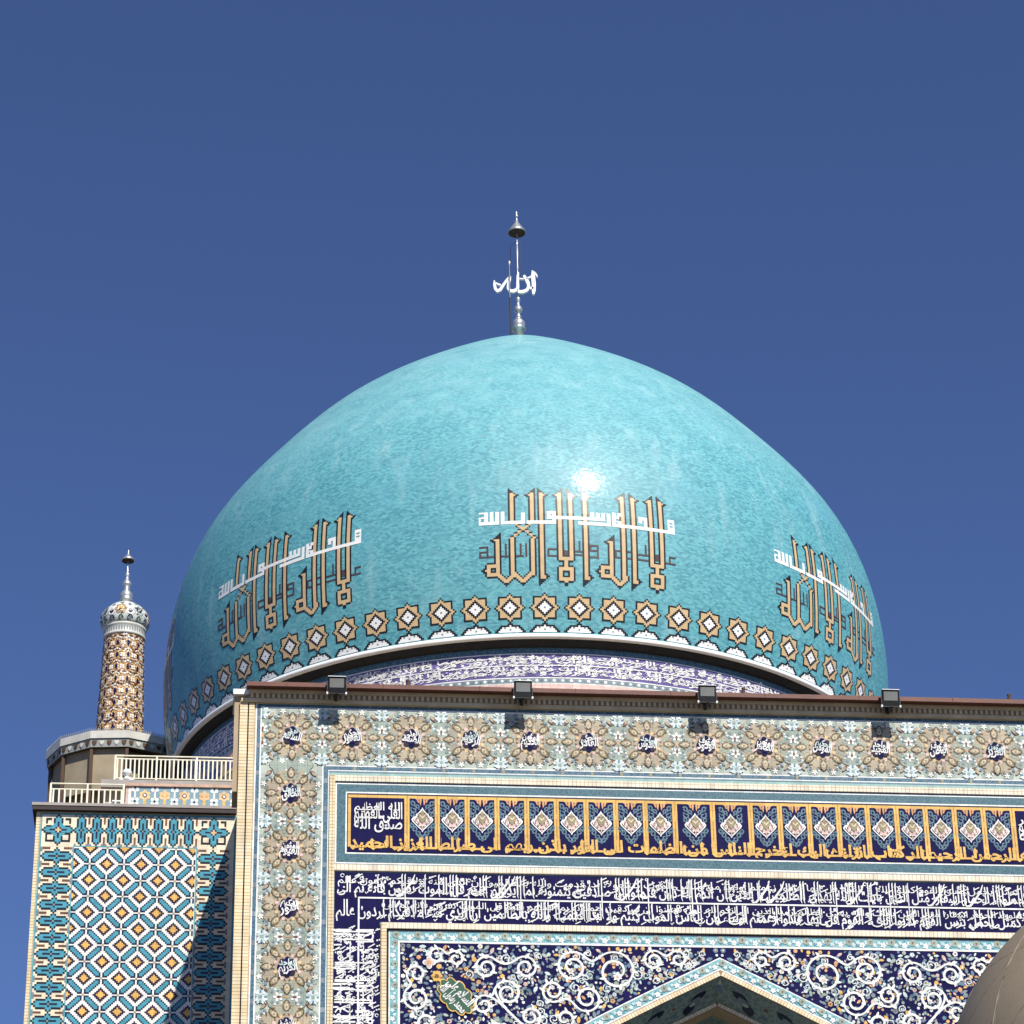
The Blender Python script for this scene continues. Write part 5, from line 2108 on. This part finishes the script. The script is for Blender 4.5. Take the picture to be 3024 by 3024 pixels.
for k in range(48):
    a = 2 * PI * k / 48
    cl.face([(math.sin(a + d) * 0.639, -math.cos(a + d) * 0.639, z_) for d, z_ in ((-0.03, 41.91), (0.03, 41.91), (0.03, 42.03), (0, 42.06), (-0.03, 42.03))], SLATE)
cl.build('collar', mina)
CAPP = [(0.585, 42.15), (0.66, 42.18), (0.705, 42.25), (0.735, 42.33), (0.75, 42.44), (0.735, 42.56), (0.68, 42.70), (0.58, 42.83), (0.44, 42.95), (0.28, 43.04), (0.14, 43.09), (0.0, 43.11)]
cpm = MB()
cpm.lathe(CAPP, mat('mottled_white_mosaic', (0.58, 0.59, 0.55), 0.28, 0.3, 9.0, fine=0.3), n=48)
cap_o = cpm.build('onion_cap', mina)


def on_cap(x, s, l):
    acc = 0.0
    for a, b in zip(CAPP, CAPP[1:]):
        d = math.hypot(b[0] - a[0], b[1] - a[1])
        if s <= acc + d or b is CAPP[-1]:
            f = min((s - acc) / d, 1.0)
            r = a[0] + (b[0] - a[0]) * f + l
            return (r * math.sin(x), -r * math.cos(x), a[1] + (b[1] - a[1]) * f + l * 0.6)
        acc += d


cm = Sheet(on_cap, base=0.006, step=0.006)
for k in range(8):
    c = k * PI / 4 - 0.05
    A_ = lambda pts, dx=0.0, s0=0.0: [(c + dx + u / 0.72, s0 + v) for u, v in pts]
    cm.poly(A_(lobed(0, 0, 0.20, 6, 0.25, 24), 0, 0.50), TERRA if k % 2 == 0 else ICE, 1)
    cm.poly(A_(lobed(0, 0, 0.12, 5, 0.35, 20), 0, 0.50), CREAM if k % 2 == 0 else NIGHT, 2)
    cm.poly(A_(leaf(0, 0, 0.10, 0.035, 0.8), 0, 0.48), BROWN if k % 2 == 0 else PINK, 3)
    cm.poly(A_(leaf(0, 0, 0.10, 0.035, -0.8), 0, 0.52), AMBER if k % 2 == 0 else SLATE, 3)
    cm.poly(A_(lobed(0, 0, 0.12, 5, 0.3, 15), PI / 8, 0.40), WHITE, 1)
    cm.poly(A_(lobed(0, 0, 0.075, 4, 0.3, 12), PI / 8, 0.42), NAVY, 2)
    cm.poly(A_(leaf(0, 0, 0.05, 0.02, 0.3), PI / 8, 0.44), PINK, 3)
    cm.poly(A_(leaf(0, 0, 0.15, 0.09, PI / 2), PI / 8, 0.17), NIGHT, 1)
    cm.poly(A_(leaf(0, 0, 0.09, 0.045, PI / 2), PI / 8, 0.18), SLATE, 2)
    cm.poly(A_(leaf(0, 0, 0.14, 0.085, PI / 2), 0, 0.16), LEAF, 1)
    cm.poly(A_(leaf(0, 0, 0.07, 0.03, PI / 2), 0, 0.18), PALE, 2)
    cm.poly([(c + u, 0.83 + v) for u, v in leaf(0, 0, 0.07, 0.12, PI / 2)], SLATE, 1)
    cm.poly([(c + PI / 8 + u, 0.72 + v) for u, v in leaf(0, 0, 0.06, 0.08, PI / 2)], STEEL, 1)
    for q in range(5):
        a = k * 1.7 + q * 1.26
        cm.poly(A_(leaf(0, 0, 0.045, 0.018, a), 0.18 * math.cos(a), 0.50 + 0.17 * math.sin(a)), (SLATE, BROWN, STEEL)[q % 3], 4)
cm.build('cap_mosaic', cap_o)
mf = MB()
z0 = 43.06
mf.lathe([(0.13, z0), (0.13, z0 + 0.06), (0.195, z0 + 0.09), (0.205, z0 + 0.15), (0.17, z0 + 0.18), (0.21, z0 + 0.25), (0.205, z0 + 0.33), (0.13, z0 + 0.43), (0.085, z0 + 0.49), (0.12, z0 + 0.53), (0.08, z0 + 0.57), (0.14, z0 + 0.64), (0.15, z0 + 0.70), (0.10, z0 + 0.79), (0.055, z0 + 0.87), (0.055, z0 + 0.94), (0.075, z0 + 0.99), (0.072, z0 + 1.04), (0.03, z0 + 1.10), (0.035, z0 + 1.2), (0.02, z0 + 1.3), (0.022, z0 + 1.62)], CHROME, n=24)
mf_o = mf.build('finial', mina)
mc = MB()
mc.lathe([(0.02, z0 + 1.502), (0.195, z0 + 1.50), (0.205, z0 + 1.52), (0.17, z0 + 1.58), (0.08, z0 + 1.66), (0.035, z0 + 1.73), (0.022, z0 + 1.84), (0.0, z0 + 1.9)], CHROME, n=24)
mc.lathe([(0.02, z0 + 1.485), (0.19, z0 + 1.485)], RUST, n=24, cap=False)
mc.build('umbrella_cap', mf_o)
# canopy: twelve-sided roof with a pierced fascia, on posts
NP = 12
RC = 2.13


def ring(r, z_, off=0.5):
    return [(r * math.sin(2 * PI * (k + off) / NP), -r * math.cos(2 * PI * (k + off) / NP), z_) for k in range(NP)]


cr_ = MB()
cr_.grid([ring(RC, 37.66), ring(RC + 0.03, 37.66), ring(RC + 0.03, 37.90), ring(RC - 0.05, 37.92), ring(0.8, 38.22), ring(0.7, 38.22)], ZINC, False)
cr_.grid([ring(0.7, 37.60), ring(RC - 0.02, 37.64)], TARP, False)
cr_o = cr_.build('canopy_roof', mina)
sk = MB()
for k in range(NP):
    a, b = Vector(ring(RC + 0.02, 37.93)[k]), Vector(ring(RC + 0.02, 37.93)[(k + 1) % NP])
    for j in range(16):
        p = a + (b - a) * (j / 16)
        sk.tube([p, p + Vector((0, 0, 0.07))], 0.008, SHADE_METAL, 4)
    sk.tube([a, b], 0.008, SHADE_METAL, 4)
sk.build('bird_spikes', cr_o)
fa = MB()
fa.grid([ring(RC - 0.03, 37.40), ring(RC - 0.01, 37.66)], SHADE_METAL, False)
fa.grid([ring(RC - 0.05, 37.66), ring(RC - 0.07, 37.40)], SHADE_METAL, False)
fa.grid([ring(RC - 0.07, 37.40), ring(RC - 0.03, 37.40)], SHADE_METAL, False)
for k in range(NP):
    a, b = Vector(ring(RC - 0.014, 0)[k]), Vector(ring(RC - 0.014, 0)[(k + 1) % NP])
    d = (b - a).normalized()
    n_ = Vector((d.y, -d.x, 0))
    ln_ = (b - a).length
    for j in range(5):
        c = a + d * (ln_ * (j + 0.5) / 5) + n_ * 0.012
        up = Vector((0, 0, 1))
        lobe = [(0.075, 0.19), (0.045, 0.22), (0.0, 0.20), (-0.045, 0.22), (-0.075, 0.19), (-0.06, 0.12), (0.0, 0.05), (0.06, 0.12)]
        fa.face([c + d * u + up * (37.39 + v) for u, v in lobe], UMBER if j % 2 == 0 else ZINC)
        fa.face([c + n_ * 0.004 + d * u * 0.55 + up * (37.42 + v * 0.7) for u, v in lobe], ZINC if j % 2 else RUST)
fa.build('pierced_fascia', cr_o)
for k in range(NP):
    po = MB()
    p = ring(RC - 0.12, 0)[k]
    po.box(p[0] - 0.045, p[0] + 0.045, p[1] - 0.045, p[1] + 0.045, 34.9, 37.45, RUST)
    po.build('post', mina)
bs_ = MB()
bs_.grid([ring(1.5, 36.0), ring(1.55, 37.5)], TARP, False)
for k in range(8, 12):
    a, b = ring(RC - 0.2, 36.1)[k], ring(RC - 0.2, 37.42)[(k + 1) % NP]
    bs_.face([a, (b[0], b[1], 36.05), b, (a[0], a[1], 37.42)], TARP)
bs_.build('canvas_screen', mina)
ds = MB()
ds.grid([ring(0.5, 35.0), ring(RC + 0.05, 35.0), ring(RC + 0.05, 35.15), ring(0.5, 35.15)], GREYSTONE, False)
ds.build('gallery_floor', mina)

# ------------------------------------------------------------------ nearby kiosk whose dull dome cuts the lower right corner
kd = Vector((0, 0, 1.6))
KX, KY = 3.184, 14.0
KR, KZC = 1.198, 5.715
kiosk = thing('domed_kiosk', 'plain drab beige dome with thin seams close by, cutting the lower right corner', 'kiosk', (KX, KY, 0))
DRAB = mat('drab_fabric_dome', (0.265, 0.212, 0.142), 0.75, 0.10, 1.6, bump=0.12, bscale=3.0, fine=0.05)
SEAM = mat('seam_line', (0.20, 0.16, 0.108), 0.8, 0.1)
SEAML = mat('seam_edge', (0.30, 0.245, 0.170), 0.7, 0.1)
ks = MB()
ks.lathe([(KR * math.cos(a) if a < PI / 2 - 0.01 else 0.0, KZC + KR * math.sin(a)) for a in [R_(-25) + i * (PI / 2 + R_(25)) / 24 for i in range(25)]], DRAB, n=96, cap=False)
kso = ks.build('dome_shell', kiosk)
sm = MB()


def on_k(th, el, l=0.0):
    r = KR + l
    return (r * math.cos(el) * math.sin(th), -r * math.cos(el) * math.cos(th), KZC + r * math.sin(el))


for k in range(14):
    th = k * 2 * PI / 14 - 0.62
    sm.tube([on_k(th, R_(-20 + 5 * i), -0.001) for i in range(22)], 0.0035, SEAML, 6)
    sm.tube([on_k(th + 0.010, R_(-20 + 5 * i), -0.001) for i in range(22)], 0.0025, SEAM, 6)
for k in range(14):
    th = k * 2 * PI / 14 - 0.95
    sm.tube([on_k(th + 0.05 * i, R_(12 + 3.0 * i), -0.001) for i in range(12)], 0.0022, SEAM, 6)
for el in (8, 34, 58):
    sm.tube([on_k(i * 2 * PI / 64, R_(el), -0.0015) for i in range(65)], 0.002, SEAM, 6)
sm.build('seams', kso)
kb = MB()
r0 = KR * math.cos(R_(25))
z0 = KZC - KR * math.sin(R_(25))
kb.lathe([(r0 + 0.10, z0 - 0.25), (r0 + 0.10, z0 - 0.05), (r0, z0)], GREYSTONE, n=64, cap=False)
kb.lathe([(1.5, z0 - 0.55), (1.5, z0 - 0.35), (r0 + 0.10, z0 - 0.25)], GREYSTONE, n=8, smooth=False)
kb.build('drum', kiosk)
for k in range(8):
    pl = MB()
    a = 2 * PI * (k + 0.5) / 8
    pl.lathe([(0.17, 0.0), (0.17, 0.25), (0.12, 0.32), (0.11, z0 - 0.8), (0.17, z0 - 0.7), (0.17, z0 - 0.55)], GREYSTONE, cx=1.3 * math.sin(a), cy=-1.3 * math.cos(a), n=16)
    pl.build('column', kiosk)
